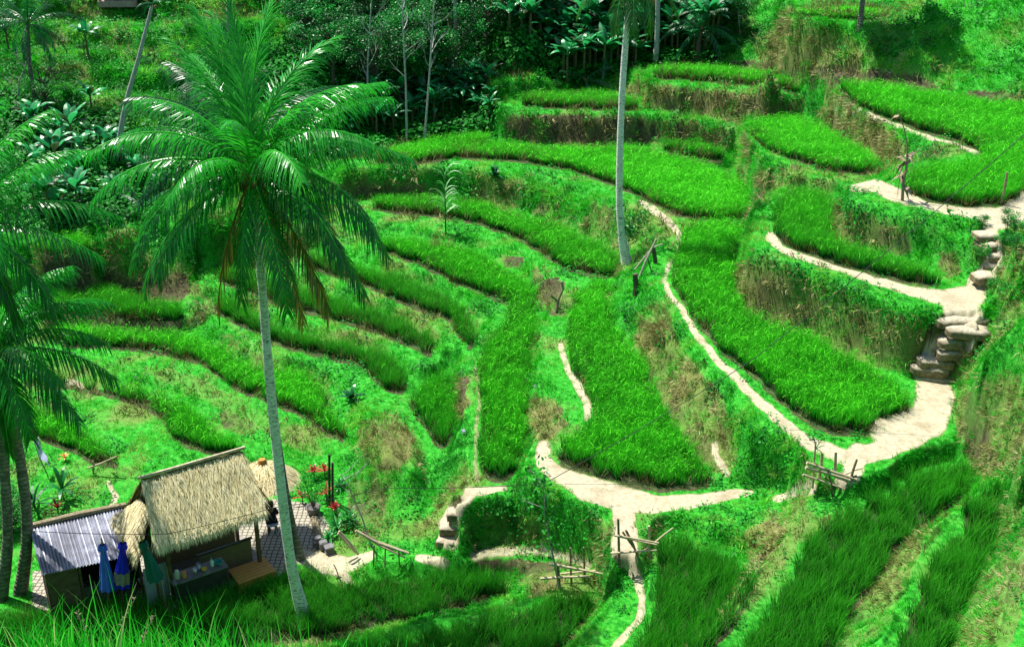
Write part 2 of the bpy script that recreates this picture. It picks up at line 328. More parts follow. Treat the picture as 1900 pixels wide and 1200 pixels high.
RICE = [
 [(1245,520),(1262,455),(1275,415),(1330,412),(1375,410),(1368,470),(1358,560),(1400,588),(1500,622),(1600,672),(1665,715),(1685,750),(1680,785),(1640,800),(1560,805),(1500,782),(1440,735),(1380,680),(1330,640),(1295,600),(1280,570)],
 [(1270,402),(1210,375),(1150,345),(1060,315),(980,300),(880,293),(845,292),(835,282),(900,266),(935,272),(1060,280),(1180,275),(1280,300),(1380,345),(1408,380),(1380,405),(1330,408)],
 [(690,303),(760,303),(830,297),(840,285),(915,262),(915,252),(850,258),(760,270),(700,285)],
 [(1440,378),(1455,355),(1545,358),(1548,400),(1535,440),(1600,466),(1700,492),(1752,512),(1755,530),(1700,525),(1600,500),(1520,478),(1455,455),(1440,425)],
 [(1685,330),(1700,308),(1800,300),(1830,285),(1800,268),(1740,252),(1650,220),(1560,186),(1480,172),(1400,158),(1300,150),(1205,146),(1212,128),(1340,130),(1560,155),(1700,170),(1800,190),(1905,200),(2100,210),(2100,330),(1905,355),(1870,375),(1800,385),(1730,372),(1680,360)],
 [(1395,232),(1400,262),(1450,290),(1520,312),(1570,322),(1632,318),(1632,308),(1570,270),(1520,242),(1490,225),(1440,224)],
 [(965,178),(975,200),(1080,200),(1190,205),(1188,190),(1130,184),(1125,176)],
 [(1212,265),(1225,278),(1275,293),(1330,298),(1350,290),(1340,282),(1260,270)],
 [(1060,560),(1095,525),(1130,520),(1120,560),(1135,600),(1160,640),(1192,665),(1198,700),(1222,740),(1248,790),(1288,840),(1330,885),(1318,898),(1200,905),(1130,895),(1070,870),(1035,845),(1035,820),(1075,795),(1105,760),(1085,720),(1060,680),(1055,620)],
 [(680,370),(815,368),(870,376),(960,398),(1050,428),(1110,452),(1150,480),(1140,512),(1090,508),(1051,496),(1004,467),(960,440),(889,413),(820,400),(700,390)],
 [(700,445),(795,450),(876,467),(933,501),(977,528),(990,560),(990,640),(985,690),(968,740),(972,800),(975,830),(945,885),(905,888),(890,850),(898,780),(892,700),(885,665),(920,610),(953,575),(953,566),(909,548),(855,528),(802,498),(741,474),(700,462)],
 [(560,470),(640,488),(677,505),(741,508),(781,532),(840,556),(868,585),(880,625),(872,645),(845,610),(835,589),(785,575),(734,555),(687,531),(620,510),(560,490)],
 [(400,501),(440,500),(560,535),(640,562),(700,578),(760,600),(800,622),(804,664),(754,632),(690,612),(640,596),(560,575),(500,555),(430,528),(400,515)],
 [(387,551),(440,562),(490,597),(560,625),(640,635),(707,650),(752,690),(758,720),(741,731),(707,714),(684,684),(640,666),(560,650),(505,632),(450,602),(400,578)],
 [(757,735),(790,713),(825,690),(843,702),(846,760),(850,795),(830,830),(815,826),(790,792),(768,765)],
 [(60,525),(180,534),(250,553),(335,570),(342,582),(330,596),(250,602),(150,596),(60,590)],
 [(100,605),(202,612),(337,622),(404,646),(465,682),(570,692),(598,720),(612,775),(655,805),(645,815),(600,800),(552,762),(498,743),(438,720),(404,690),(370,670),(286,652),(215,642),(100,640)],
 [(30,695),(135,697),(263,720),(300,735),(354,757),(395,795),(440,825),(430,842),(390,836),(330,818),(303,785),(286,762),(236,740),(168,722),(100,715),(30,712)],
 [(-60,740),(20,742),(60,752),(120,776),(150,796),(200,835),(250,862),(190,862),(120,830),(30,790),(-60,780)],
 [(60,447),(176,443),(174,468),(140,486),(60,478)],
 [(-200,1164),(60,1152),(230,1120),(380,1110),(500,1084),(565,1064),(612,1090),(640,1104),(690,1078),(800,1084),(900,1080),(942,1086),(940,1098),(895,1118),(820,1136),(700,1160),(560,1185),(300,1225),(-200,1255)],
 [(640,1200),(700,1185),(820,1157),(900,1143),(960,1123),(1000,1100),(1100,1096),(1118,1112),(1100,1150),(1040,1195),(980,1290),(800,1390),(500,1390),(420,1260)],
 [(1220,988),(1250,985),(1290,1003),(1378,1038),(1398,1068),(1394,1098),(1326,1192),(1285,1258),(1228,1395),(1080,1395),(1140,1260),(1180,1190),(1215,1140),(1225,1080),(1217,1020)],
 [(1575,932),(1612,920),(1680,882),(1780,846),(1797,872),(1806,905),(1786,925),(1735,953),(1685,1002),(1636,1062),(1576,1142),(1546,1198),(1495,1300),(1400,1490),(1200,1490),(1290,1300),(1360,1200),(1420,1130),(1480,1040),(1520,970),(1545,940)],
 [(1790,935),(1850,912),(1865,915),(1845,965),(1800,985)],
 [(1765,1000),(1850,980),(1826,1050),(1796,1120),(1770,1180),(1735,1260),(1640,1300),(1672,1190),(1720,1080)],
 [(1475,16),(1480,30),(1580,36),(1640,38),(1650,16),(1580,10)],
 [(916,134),(1010,133),(1020,144),(922,145)], [(908,158),(1022,156),(1026,165),(908,167)],
]
RM = np.zeros(Z.shape)
PR = np.full(Z.shape, -1, int)
for k, poly in enumerate(RICE):
    m = inpoly(VPX + wpx * .6, VPY + wpy * .6, smooth_poly(poly, 1))
    if k not in (20, 24, 25):
        m &= inpoly(VPX + wpx * .6, proj(GX, GY, Z + .5)[1] + wpy * .6, smooth_poly([(x, y - 3) for x, y in poly], 1))
    RM[m] = 1; PR[m] = k
RM[(SL > .6)] = 0
RM[PATH > .45] = 0
# bare wet soil strip along the near edge of every paddy
BAND = np.zeros(Z.shape)
for k in (1, 2, 3, 4): BAND[:-k] = np.maximum(BAND[:-k], RM[k:])
BAND = BAND * (1 - RM) * (PATH < .3)
YARD = inpoly(VPX, VPY, [(370,960),(420,935),(520,925),(580,935),(610,970),(620,1010),(560,1040),(500,1078),(380,1106),(180,1116),(60,1135),(60,1060),(330,1000)]) * 1.0
# dry or bare earth banks
DRY = np.zeros(Z.shape); BARE = np.zeros(Z.shape)
def blotch(poly, dry, bare=0):
    m = inpoly(VPX + wpx * .8, VPY + wpy * .8, smooth_poly(poly, 1))
    DRY[m] = np.maximum(DRY[m], dry); BARE[m] = np.maximum(BARE[m], bare)
D_ = [
 ([(1360,500),(1420,500),(1500,530),(1600,570),(1700,610),(1730,640),(1700,690),(1600,680),(1500,630),(1400,590),(1358,565)], .8, .15),
 ([(1540,390),(1640,400),(1660,440),(1640,470),(1560,455),(1535,440)], .75, .1), ([(1600,430),(1680,420),(1700,480),(1640,470)], .6, .7), ([(1740,470),(1780,480),(1790,510),(1750,515)], .8, .5),
 ([(1170,610),(1245,590),(1260,640),(1300,690),(1345,740),(1360,800),(1365,885),(1330,880),(1290,835),(1250,785),(1225,735),(1200,690)], .8, .1), ([(1195,680),(1230,700),(1290,790),(1340,860),(1350,885),(1320,875),(1250,785)], .8, .55),
 ([(930,215),(1040,212),(1200,220),(1350,245),(1350,285),(1290,265),(1190,268),(1100,272),(935,266)], .75, .75),
 ([(1140,155),(1200,160),(1400,175),(1500,195),(1490,220),(1400,215),(1200,205),(1190,185),(1140,172)], .8, .3), ([(1390,180),(1450,185),(1460,205),(1400,205)], .8, .8),
 ([(1400,55),(1560,60),(1600,90),(1590,130),(1450,128),(1400,110)], .75, 0), ([(1355,110),(1500,122),(1700,138),(1745,160),(1740,175),(1690,170),(1500,152),(1340,130)], .8, 1.0), ([(1790,165),(1905,176),(1905,198),(1800,188)], .8, .8),
 ([(1545,215),(1600,220),(1680,255),(1680,310),(1640,305),(1580,275),(1530,240)], .85, .15), ([(1535,200),(1565,215),(1560,245),(1535,240)], .8, .9),
 ([(600,345),(820,345),(820,366),(600,368)], .7, .85), ([(1420,310),(1560,338),(1550,352),(1440,350),(1410,345)], .4, .05), ([(1395,320),(1420,330),(1430,375),(1400,390)], .7, .3),
 ([(180,480),(230,520),(300,510),(350,500),(352,560),(300,558),(200,540)], .7, .9),
 ([(1500,1100),(1600,1070),(1690,1010),(1700,1040),(1660,1130),(1620,1200),(1540,1200)], .4, .05), ([(1590,1090),(1650,1040),(1690,1000),(1720,1010),(1690,1060),(1640,1140),(1600,1200),(1540,1210)], .55, .1),
 ([(1800,1080),(1870,960),(1905,930),(1905,1200),(1760,1200)], .5, .05), ([(1370,980),(1450,960),(1460,985),(1420,1050),(1390,1040)], .8, .1),
 ([(1765,760),(1800,720),(1905,680),(1905,870),(1820,895),(1790,850)], .65, .1), ([(1780,790),(1850,800),(1850,890),(1810,890)], .8, .5),
 ([(650,790),(720,760),(770,800),(770,850),(720,880),(670,850)], .7, .15), ([(970,740),(1040,740),(1050,800),(990,830)], .75, .2), ([(845,690),(870,700),(865,790),(850,780)], .7, .7),
 ([(980,500),(1000,490),(1010,540),(1090,560),(1060,590),(1010,580)], .6, .5), ([(800,560),(900,570),(900,610),(850,640)], .25, 0),
 ([(640,880),(720,900),(720,1000),(650,1000)], .4, .3), ([(860,940),(960,950),(1040,990),(1020,1015),(880,1020),(850,1000)], .35, .25), ([(960,1060),(1050,1060),(1030,1110),(970,1105)], .7, .2),
 ([(880,1030),(1060,1045),(1050,1060),(900,1062),(880,1050)], .5, .8), ([(1510,940),(1490,1010),(1430,1090),(1340,1170),(1290,1200),(1330,1130),(1420,1050),(1480,960)], .42, 0), ([(250,680),(330,685),(430,730),(560,800),(620,850),(560,840),(450,780),(320,715)], .42, 0), ([(1150,370),(1200,385),(1265,440),(1240,470),(1225,420),(1160,385)], .35, 0),
 ([(450,680),(610,690),(620,770),(600,730),(540,700)], .4, .3), ([(400,760),(470,780),(480,810),(420,800)], .5, .3),
 ([(990,380),(1020,378),(1020,402),(985,400)], .6, .6), ([(930,480),(970,475),(975,495),(930,500)], .6, .8), ([(1000,520),(1040,515),(1050,540),(1010,560)], .6, .8),
 ([(1730,575),(1830,590),(1830,640),(1760,690),(1700,690),(1710,640)], .5, .8), ([(1800,420),(1850,430),(1860,520),(1820,520)], .4, .5),
]
for a in D_: blotch(*a)
LUSH = np.zeros(Z.shape)      # broad-leaved weeds that hang over the rims
for poly in [
 [(1395,478),(1450,488),(1600,540),(1720,580),(1760,600),(1730,680),(1690,660),(1690,620),(1600,580),(1500,540),(1420,515)], [(1555,372),(1640,382),(1800,412),(1830,425),(1820,500),(1790,520),(1700,420),(1560,392)],
 [(850,930),(960,900),(1070,925),(1140,960),(1130,1040),(1100,1060),(1040,1000),(860,1010)], [(1420,312),(1560,335),(1555,352),(1430,345)], [(1680,268),(1770,280),(1760,300),(1690,300)],
 [(1600,10),(1700,10),(1700,90),(1690,120),(1600,90)], [(1340,110),(1400,50),(1440,40),(1420,120),(1345,128)], [(1240,930),(1300,940),(1450,930),(1460,960),(1400,990),(1300,980)],
 [(1830,430),(1905,420),(1905,610),(1800,680),(1760,690),(1840,600)], [(180,430),(350,440),(350,500),(260,520),(190,490)], [(1190,155),(1500,182),(1500,205),(1440,195),(1200,172)], [(1400,980),(1440,1000),(1410,1060)],
 [(1440,840),(1520,870),(1500,910),(1440,900)], [(0,640),(30,640),(60,900),(200,900),(230,930),(0,1000)], [(930,203),(1350,230),(1350,240),(930,216)], [(680,316),(820,315),(820,345),(640,345)], [(1150,560),(1210,560),(1180,620),(1130,600)],
 [(0,0),(420,0),(420,420),(0,440)], [(1250,640),(1360,740),(1440,830),(1400,830),(1330,760)], [(430,690),(560,700),(620,760),(600,800),(540,770)], [(640,900),(720,900),(740,1010),(650,1010)],
]:
    m = inpoly(VPX + wpx, VPY + wpy, smooth_poly(poly, 1))
    LUSH[m] = 1
nz = fbm(GX, GY, 2.2, 55, 4)
DRY = np.clip(np.where(DRY > 0, DRY + nz * .55, np.clip(nz * 1.5 - .10 + (SL > .8) * .25, 0, .62)), 0, 1)
hill = (VPX > 1600) & (VPY < 175); DRY[hill] *= .45
BARE = np.clip(np.where(BARE > 0, BARE + fbm(GX, GY, .9, 61, 3) * .8, 0), 0, 1)
BARE = np.maximum(BARE, BAND * .95); LUSH[hill & (VPX > 1700)] = 0
LUSH = np.clip(LUSH * .8 + fbm(GX, GY, 1.5, 71, 3) * 1.2, 0, 1) * (1 - RM)

# ------------------------------------------------------------------ materials
def new_mat(name):
    m = bpy.data.materials.new(name); m.use_nodes = True
    nt = m.node_tree
    for n in list(nt.nodes): nt.nodes.remove(n)
    return m, nt, nt.nodes, nt.links
def N(nodes, t, **kw):
    n = nodes.new(t)
    for k, v in kw.items(): setattr(n, k, v)
    return n
def mixc(nt, fac, a, b, mode='MIX'):
    n = nt.nodes.new('ShaderNodeMix'); n.data_type = 'RGBA'; n.blend_type = mode
    for s, v in ((n.inputs[0], fac), (n.inputs[6], a), (n.inputs[7], b)):
        if isinstance(v, bpy.types.NodeSocket): nt.links.new(v, s)
        elif isinstance(v, (int, float)): s.default_value = v
        else: s.default_value = (*v, 1)
    return n.outputs[2]
def ramp(nt, fac, stops):
    r = nt.nodes.new('ShaderNodeValToRGB')
    while len(r.color_ramp.elements) < len(stops): r.color_ramp.elements.new(.5)
    for e, (p, c) in zip(r.color_ramp.elements, stops):
        e.position = p; e.color = (*c, 1) if len(c) == 3 else c
    nt.links.new(fac, r.inputs[0])
    return r.outputs[0]
def noise(nt, scale, detail=4, coord='Object', rough=.6, stretch=None):
    tc = nt.nodes.new('ShaderNodeTexCoord')
    v = tc.outputs[coord]
    if stretch:
        mp = nt.nodes.new('ShaderNodeMapping'); mp.inputs['Scale'].default_value = stretch
        nt.links.new(v, mp.inputs[0]); v = mp.outputs[0]
    n = nt.nodes.new('ShaderNodeTexNoise'); n.inputs['Scale'].default_value = scale
    n.inputs['Detail'].default_value = detail; n.inputs['Roughness'].default_value = rough
    nt.links.new(v, n.inputs['Vector'])
    return n.outputs[0]
def principled(nt, color, rough=.8, bump=None, bs=.3, bd=.02, spec=.3, metal=0):
    p = nt.nodes.new('ShaderNodeBsdfPrincipled')
    if isinstance(color, bpy.types.NodeSocket): nt.links.new(color, p.inputs['Base Color'])
    else: p.inputs['Base Color'].default_value = (*color, 1)
    if isinstance(rough, bpy.types.NodeSocket): nt.links.new(rough, p.inputs['Roughness'])
    else: p.inputs['Roughness'].default_value = rough
    p.inputs['Specular IOR Level'].default_value = spec
    p.inputs['Metallic'].default_value = metal
    if bump is not None:
        b = nt.nodes.new('ShaderNodeBump'); b.inputs['Strength'].default_value = bs; b.inputs['Distance'].default_value = bd
        nt.links.new(bump, b.inputs['Height']); nt.links.new(b.outputs[0], p.inputs['Normal'])
    return p
def out(nt, s):
    o = nt.nodes.new('ShaderNodeOutputMaterial'); nt.links.new(s, o.inputs[0])
def solid(name, c1, c2=None, scale=6, rough=.8, bs=.3, bd=.01, spec=.3, metal=0, stretch=None):
    m, nt, nd, lk = new_mat(name)
    n = noise(nt, scale, 5, stretch=stretch)
    c2 = c2 or tuple(v * .6 for v in c1)
    c = ramp(nt, n, [(.3, c2), (.7, c1)])
    p = principled(nt, c, rough, n, bs, bd, spec, metal)
    out(nt, p.outputs[0])
    return m
def leafmat(name, stops, attr='tint', trans=.35, rough=.5, spec=.4, inst=True, tipcol=None, tipfac=.6, base_shade=None):
    """leaf shader: tint picks the colour along the ramp, 'tip' (0 base .. 1 tip) lightens tips; an optional base colour puts shade low on the blade"""
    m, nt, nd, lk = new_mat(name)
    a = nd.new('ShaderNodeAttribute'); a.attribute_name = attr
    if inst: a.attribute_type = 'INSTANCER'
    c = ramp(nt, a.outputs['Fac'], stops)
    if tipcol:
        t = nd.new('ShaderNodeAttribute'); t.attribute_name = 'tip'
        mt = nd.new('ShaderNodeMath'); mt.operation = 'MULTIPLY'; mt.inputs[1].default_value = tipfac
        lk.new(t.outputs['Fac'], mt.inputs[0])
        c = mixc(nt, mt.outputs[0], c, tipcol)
        if base_shade: c = mixc(nt, ramp(nt, t.outputs['Fac'], [(.12, (0, 0, 0)), (.62, (1, 1, 1))]), base_shade, c)
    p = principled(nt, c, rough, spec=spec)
    tr = nd.new('ShaderNodeBsdfTranslucent')
    lk.new(c, tr.inputs[0])
    mx = nd.new('ShaderNodeMixShader'); mx.inputs[0].default_value = trans
    lk.new(p.outputs[0], mx.inputs[1]); lk.new(tr.outputs[0], mx.inputs[2])
    out(nt, mx.outputs[0])
    return m

def ground_material():
    m, nt, nd, lk = new_mat('terrace_ground')
    at1 = nd.new('ShaderNodeAttribute'); at1.attribute_name = 'cover'      # R path, G dry, B bare
    sep = nd.new('ShaderNodeSeparateColor'); lk.new(at1.outputs['Color'], sep.inputs[0])
    at2 = nd.new('ShaderNodeAttribute'); at2.attribute_name = 'cover2'     # R yard, G rice, B forest floor
    sep2 = nd.new('ShaderNodeSeparateColor'); lk.new(at2.outputs['Color'], sep2.inputs[0])
    n1 = noise(nt, .9, 6); n2 = noise(nt, 6, 6, rough=.7); n3 = noise(nt, 28, 4, rough=.7)
    g = ramp(nt, n2, [(.3, (.006, .12, .010)), (.5, (.02, .30, .016)), (.72, (.10, .42, .05))])
    dry = ramp(nt, n3, [(.28, (.055, .06, .018)), (.5, (.17, .18, .05)), (.7, (.36, .33, .13))])
    bare = ramp(nt, n2, [(.3, (.022, .022, .011)), (.55, (.068, .060, .030)), (.75, (.17, .15, .08))])
    pathc = ramp(nt, n2, [(.28, (.20, .16, .08)), (.42, (.37, .33, .22)), (.7, (.50, .46, .33))])
    hx = nd.new('ShaderNodeTexVoronoi'); hx.feature = 'DISTANCE_TO_EDGE'; hx.inputs['Scale'].default_value = 5.0; hx.inputs['Randomness'].default_value = .25
    tc = nd.new('ShaderNodeTexCoord'); lk.new(tc.outputs['Object'], hx.inputs['Vector'])
    pav = ramp(nt, hx.outputs[0], [(.05, (.10, .09, .06)), (.16, (.38, .35, .28))])
    mud = ramp(nt, n2, [(.3, (.01, .03, .008)), (.7, (.05, .06, .025))])
    c = mixc(nt, sep.outputs[1], g, dry)
    c = mixc(nt, sep2.outputs[1], c, mud)
    c = mixc(nt, sep.outputs[2], c, bare)
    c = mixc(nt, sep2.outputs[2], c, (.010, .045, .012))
    c = mixc(nt, sep2.outputs[0], c, pav)
    # ragged path edge
    mth = nd.new('ShaderNodeMath'); mth.operation = 'MULTIPLY_ADD'; mth.inputs[1].default_value = .9; mth.inputs[2].default_value = -.45
    lk.new(n3, mth.inputs[0])
    add = nd.new('ShaderNodeMath'); add.operation = 'ADD'; lk.new(sep.outputs[0], add.inputs[0]); lk.new(mth.outputs[0], add.inputs[1])
    pf = ramp(nt, add.outputs[0], [(.30, (0, 0, 0)), (.52, (1, 1, 1))])
    pfd = ramp(nt, add.outputs[0], [(.12, (0, 0, 0)), (.34, (.8, .8, .8))])
    c = mixc(nt, pfd, c, (.20, .18, .08))
    pathc = mixc(nt, ramp(nt, n1, [(.52, (0, 0, 0)), (.68, (.55, .55, .55))]), pathc, (.24, .19, .11))
    c = mixc(nt, pf, c, pathc)
    p = principled(nt, c, .9, n3, .6, .05, .15)
    out(nt, p.outputs[0])
    return m

# ------------------------------------------------------------------ mesh helpers
def prop(o, label=None, cat=None, group=None, kind=None):
    if label: o['label'] = label
    if cat: o['category'] = cat
    if group: o['group'] = group
    if kind: o['kind'] = kind
    return o
def np_mesh(name, V, F, mat=None, attrs=None, smooth=False):
    """V (n,3), F (m,k) with constant k"""
    me = bpy.data.meshes.new(name)
    V = np.asarray(V, np.float32); F = np.asarray(F, np.int32)
    n, k = F.shape if len(F) else (0, 4)
    me.vertices.add(len(V)); me.vertices.foreach_set('co', V.ravel())
    if n:
        me.loops.add(n * k); me.loops.foreach_set('vertex_index', F.ravel())
        me.polygons.add(n)
        me.polygons.foreach_set('loop_start', np.arange(0, n * k, k, dtype=np.int32))
        me.polygons.foreach_set('loop_total', np.full(n, k, np.int32))
        if smooth: me.polygons.foreach_set('use_smooth', np.ones(n, bool))
    me.update(calc_edges=True)
    for an, (typ, dom, data) in (attrs or {}).items():
        a = me.attributes.new(an, typ, dom)
        key = {'FLOAT': 'value', 'INT': 'value', 'FLOAT_VECTOR': 'vector', 'FLOAT_COLOR': 'color', 'BOOLEAN': 'value'}[typ]
        a.data.foreach_set(key, np.asarray(data).ravel())
    if mat: me.materials.append(mat)
    return me
def link(name, me, parent=None, loc=None):
    o = bpy.data.objects.new(name, me); col.objects.link(o)
    if parent: o.parent = parent
    if loc is not None: o.location = loc
    return o
def empty(name, loc, rz=0, scale=1):
    o = bpy.data.objects.new(name, None); col.objects.link(o)
    o.location = loc; o.rotation_euler = (0, 0, rz); o.scale = (scale,) * 3
    o.empty_display_size = .2
    return o

# ------------------------------------------------------------------ the ground sheet
idx = np.arange(NY * NS).reshape(NY, NS)
F = np.stack([idx[:-1, :-1], idx[:-1, 1:], idx[1:, 1:], idx[1:, :-1]], -1).reshape(-1, 4)
V = np.stack([GX, GY, Z], -1).reshape(-1, 3)
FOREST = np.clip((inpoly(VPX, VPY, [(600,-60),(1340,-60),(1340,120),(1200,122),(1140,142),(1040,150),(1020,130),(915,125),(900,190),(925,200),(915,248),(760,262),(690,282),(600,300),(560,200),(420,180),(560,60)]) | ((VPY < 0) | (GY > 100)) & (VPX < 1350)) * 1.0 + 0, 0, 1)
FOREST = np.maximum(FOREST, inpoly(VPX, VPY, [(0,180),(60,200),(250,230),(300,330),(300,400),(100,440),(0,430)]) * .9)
ones = np.ones(Z.shape)
cover = np.stack([PATH, DRY * (1 - RM), BARE * (1 - RM), ones], -1).reshape(-1, 4)
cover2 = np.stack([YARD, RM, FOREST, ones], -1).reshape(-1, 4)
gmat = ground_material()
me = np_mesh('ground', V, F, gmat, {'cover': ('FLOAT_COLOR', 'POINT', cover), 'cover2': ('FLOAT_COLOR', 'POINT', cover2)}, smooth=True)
ground = prop(link('ground', me), kind='structure')
# coarse outer land: behind the camera, to the sides and beyond the ridge
def outer_land():
    nx, ny = 120, 150
    xs = np.linspace(-420, 420, nx); ys = np.linspace(-80, 620, ny)
    OY, OX = np.meshgrid(ys, xs, indexing='ij')
    r = np.abs(OX) / (np.maximum(OY, 4) * S0)
    OZ = np.full(OX.shape, 0.0)
    for i in range(ny):
        for j in range(nx):
            x, y = OX[i, j], OY[i, j]
            yy = min(max(y, ymin), ymax); xx = min(max(x, -S0 * yy), S0 * yy)
            base = groundz(xx, yy) if y >= ymin else 0
            if y < ymin:
                t = min(max(y / ymin, 0), 1)
                g = groundz(min(max(x, -S0 * ymin), S0 * ymin), ymin * 1.001)
                base = g * t + (CAMZ - 1.65) * (1 - t) - 2.2 * math.sin(math.pi * t)
            inside = ymin < y < ymax and abs(x) < S0 * y - 3
            over = max(0, y - ymax) * .10 + max(0, abs(x) - S0 * yy) * .10
            OZ[i, j] = base - (6.0 if inside else 0.0) + (0 if inside else over)
    idx = np.arange(nx * ny).reshape(ny, nx)
    F = np.stack([idx[:-1, :-1], idx[:-1, 1:], idx[1:, 1:], idx[1:, :-1]], -1).reshape(-1, 4)
    return np_mesh('hillside', np.stack([OX, OY, OZ], -1).reshape(-1, 3), F, solid('far_ground', (.012, .05, .01), (.006, .02, .006), .3), smooth=True)
prop(link('hillside', outer_land()), kind='structure')
# ------------------------------------------------------------------ scattered ground cover (uncountable: stuff)
def scatter_group():
    if 'scatter_tufts' in bpy.data.node_groups: return bpy.data.node_groups['scatter_tufts']
    ng = bpy.data.node_groups.new('scatter_tufts', 'GeometryNodeTree')
    ng.interface.new_socket('Geometry', in_out='INPUT', socket_type='NodeSocketGeometry')
    ng.interface.new_socket('Geometry', in_out='OUTPUT', socket_type='NodeSocketGeometry')
    nd, lk = ng.nodes, ng.links
    gi = nd.new('NodeGroupInput'); go = nd.new('NodeGroupOutput')
    def na(name, typ):
        n = nd.new('GeometryNodeInputNamedAttribute'); n.data_type = typ; n.inputs[0].default_value = name
        return n.outputs[0]
    sep = nd.new('GeometryNodeSeparateGeometry'); sep.domain = 'POINT'
    lk.new(gi.outputs[0], sep.inputs[0]); lk.new(na('isp', 'FLOAT'), sep.inputs[1])
    sp_ = nd.new('GeometryNodeSplitToInstances'); sp_.domain = 'POINT'
    lk.new(sep.outputs[1], sp_.inputs[0]); lk.new(na('pid', 'INT'), sp_.inputs['Group ID'])
    iop = nd.new('GeometryNodeInstanceOnPoints')
    lk.new(sep.outputs[0], iop.inputs['Points']); lk.new(sp_.outputs[0], iop.inputs['Instance'])
    iop.inputs['Pick Instance'].default_value = True
    lk.new(na('pid', 'INT'), iop.inputs['Instance Index'])
    lk.new(na('rot', 'FLOAT_VECTOR'), iop.inputs['Rotation']); lk.new(na('scl', 'FLOAT_VECTOR'), iop.inputs['Scale'])
    lk.new(iop.outputs[0], go.inputs[0])
    return ng
def scatter(name, protos, pos, rot, scl, tint, pid, mat, label=None):
    V = []; F = []; tip = []; pids = []; n0 = 0
    for k, (v, f, t) in enumerate(protos):
        V.append(v); F.append(np.asarray(f) + n0); tip.append(t); pids.append(np.full(len(v), k)); n0 += len(v)
    n = len(pos)
    V.append(pos); tip.append(np.zeros(n)); pids.append(pid)
    z3 = np.zeros((n0, 3)); z1 = np.zeros(n0)
    if np.ndim(scl) == 1: scl = np.stack([scl] * 3, -1)
    me = np_mesh(name, np.concatenate(V), np.concatenate(F), mat, {
        'tip': ('FLOAT', 'POINT', np.concatenate(tip)), 'pid': ('INT', 'POINT', np.concatenate(pids).astype(np.int32)),
        'isp': ('FLOAT', 'POINT', np.concatenate([z1, np.ones(n)])), 'rot': ('FLOAT_VECTOR', 'POINT', np.concatenate([z3, rot])),
        'scl': ('FLOAT_VECTOR', 'POINT', np.concatenate([z3, scl])), 'tint': ('FLOAT', 'POINT', np.concatenate([z1, tint]))})
    o = link(name, me)
    md = o.modifiers.new('scatter', 'NODES'); md.node_group = scatter_group()
    prop(o, label, kind='stuff')
    return o
def eulers(up, yaw):
    up = up / np.linalg.norm(up, axis=1, keepdims=True)
    ref = np.stack([np.cos(yaw), np.sin(yaw), np.zeros_like(yaw)], -1)
    x = ref - up * (ref * up).sum(1, keepdims=True); x /= np.linalg.norm(x, axis=1, keepdims=True)
    y = np.cross(up, x)
    return np.stack([np.arctan2(y[:, 2], up[:, 2]), np.arcsin(np.clip(-x[:, 2], -1, 1)), np.arctan2(x[:, 1], x[:, 0])], -1)
def blade_tuft(n, h, spread, width, lean, seed, segs=3, head=0, hvar=.3):
    r = random.Random(seed); V = []; F = []; T = []
    for i in range(n):
        a = r.uniform(0, 2 * math.pi); rr = spread * math.sqrt(r.random())
        bx, by = rr * math.cos(a), rr * math.sin(a)
        d = a + r.uniform(-.9, .9); hh = h * r.uniform(1 - hvar, 1 + hvar * .6); ln = lean * r.uniform(.3, 1.3)
        w = width * r.uniform(.7, 1.2); fa = r.uniform(0, math.pi); wx_, wy_ = math.cos(fa) * w / 2, math.sin(fa) * w / 2
        base = len(V)
        for s in range(segs + 1):
            t = s / segs
            off = ln * hh * t ** 2.2
            z = hh * (t - .35 * ln * t ** 3)
            k = (1 - t) ** .6 if t > .3 else 1
            k = max(k, .06)
            x, y = bx + off * math.cos(d), by + off * math.sin(d)
            V += [(x - wx_ * k, y - wy_ * k, z), (x + wx_ * k, y + wy_ * k, z)]; T += [t, t]
        for s in range(segs):
            b = base + 2 * s; F.append((b, b + 1, b + 3, b + 2))
        if i < head:       # drooping seed head
            x0, y0, z0 = bx + ln * hh * math.cos(d) * .5, by + ln * hh * math.sin(d) * .5, hh * .9
            b = len(V); L = h * .22
            for s in range(4):
                t = s / 3; q = L * t
                x, y, z = x0 + q * math.cos(d), y0 + q * math.sin(d), z0 + L * (.5 * t - 1.0 * t * t)
                V += [(x - wx_ * .8, y - wy_ * .8, z), (x + wx_ * .8, y + wy_ * .8, z)]; T += [1.6, 1.6]
            for s in range(3): F.append((b + 2 * s, b + 2 * s + 1, b + 2 * s + 3, b + 2 * s + 2))
    return np.array(V), np.array(F), np.array(T)
def leaf_tuft(n, rad, size, seed, flat=.5, up=.15):
    r = random.Random(seed); V = []; F = []; T = []
    for i in range(n):
        a = r.uniform(0, 6.283); rr = rad * math.sqrt(r.random()); c = Vector((rr * math.cos(a), rr * math.sin(a), r.uniform(0, up)))
        d = Vector((math.cos(a + r.uniform(-1, 1)), math.sin(a + r.uniform(-1, 1)), r.uniform(-.3, .5))).normalized()
        s = Vector((-d.y, d.x, r.uniform(-flat, flat))).normalized()
        L = size * r.uniform(.6, 1.3); W = L * r.uniform(.28, .45)
        b = len(V)
        V += [tuple(c), tuple(c + d * L * .5 + s * W), tuple(c + d * L - Vector((0, 0, L * .2))), tuple(c + d * L * .5 - s * W)]
        F.append((b, b + 1, b + 2, b + 3)); tt = r.uniform(0, 1); T += [tt] * 4
    return np.array(V), np.array(F), np.array(T)
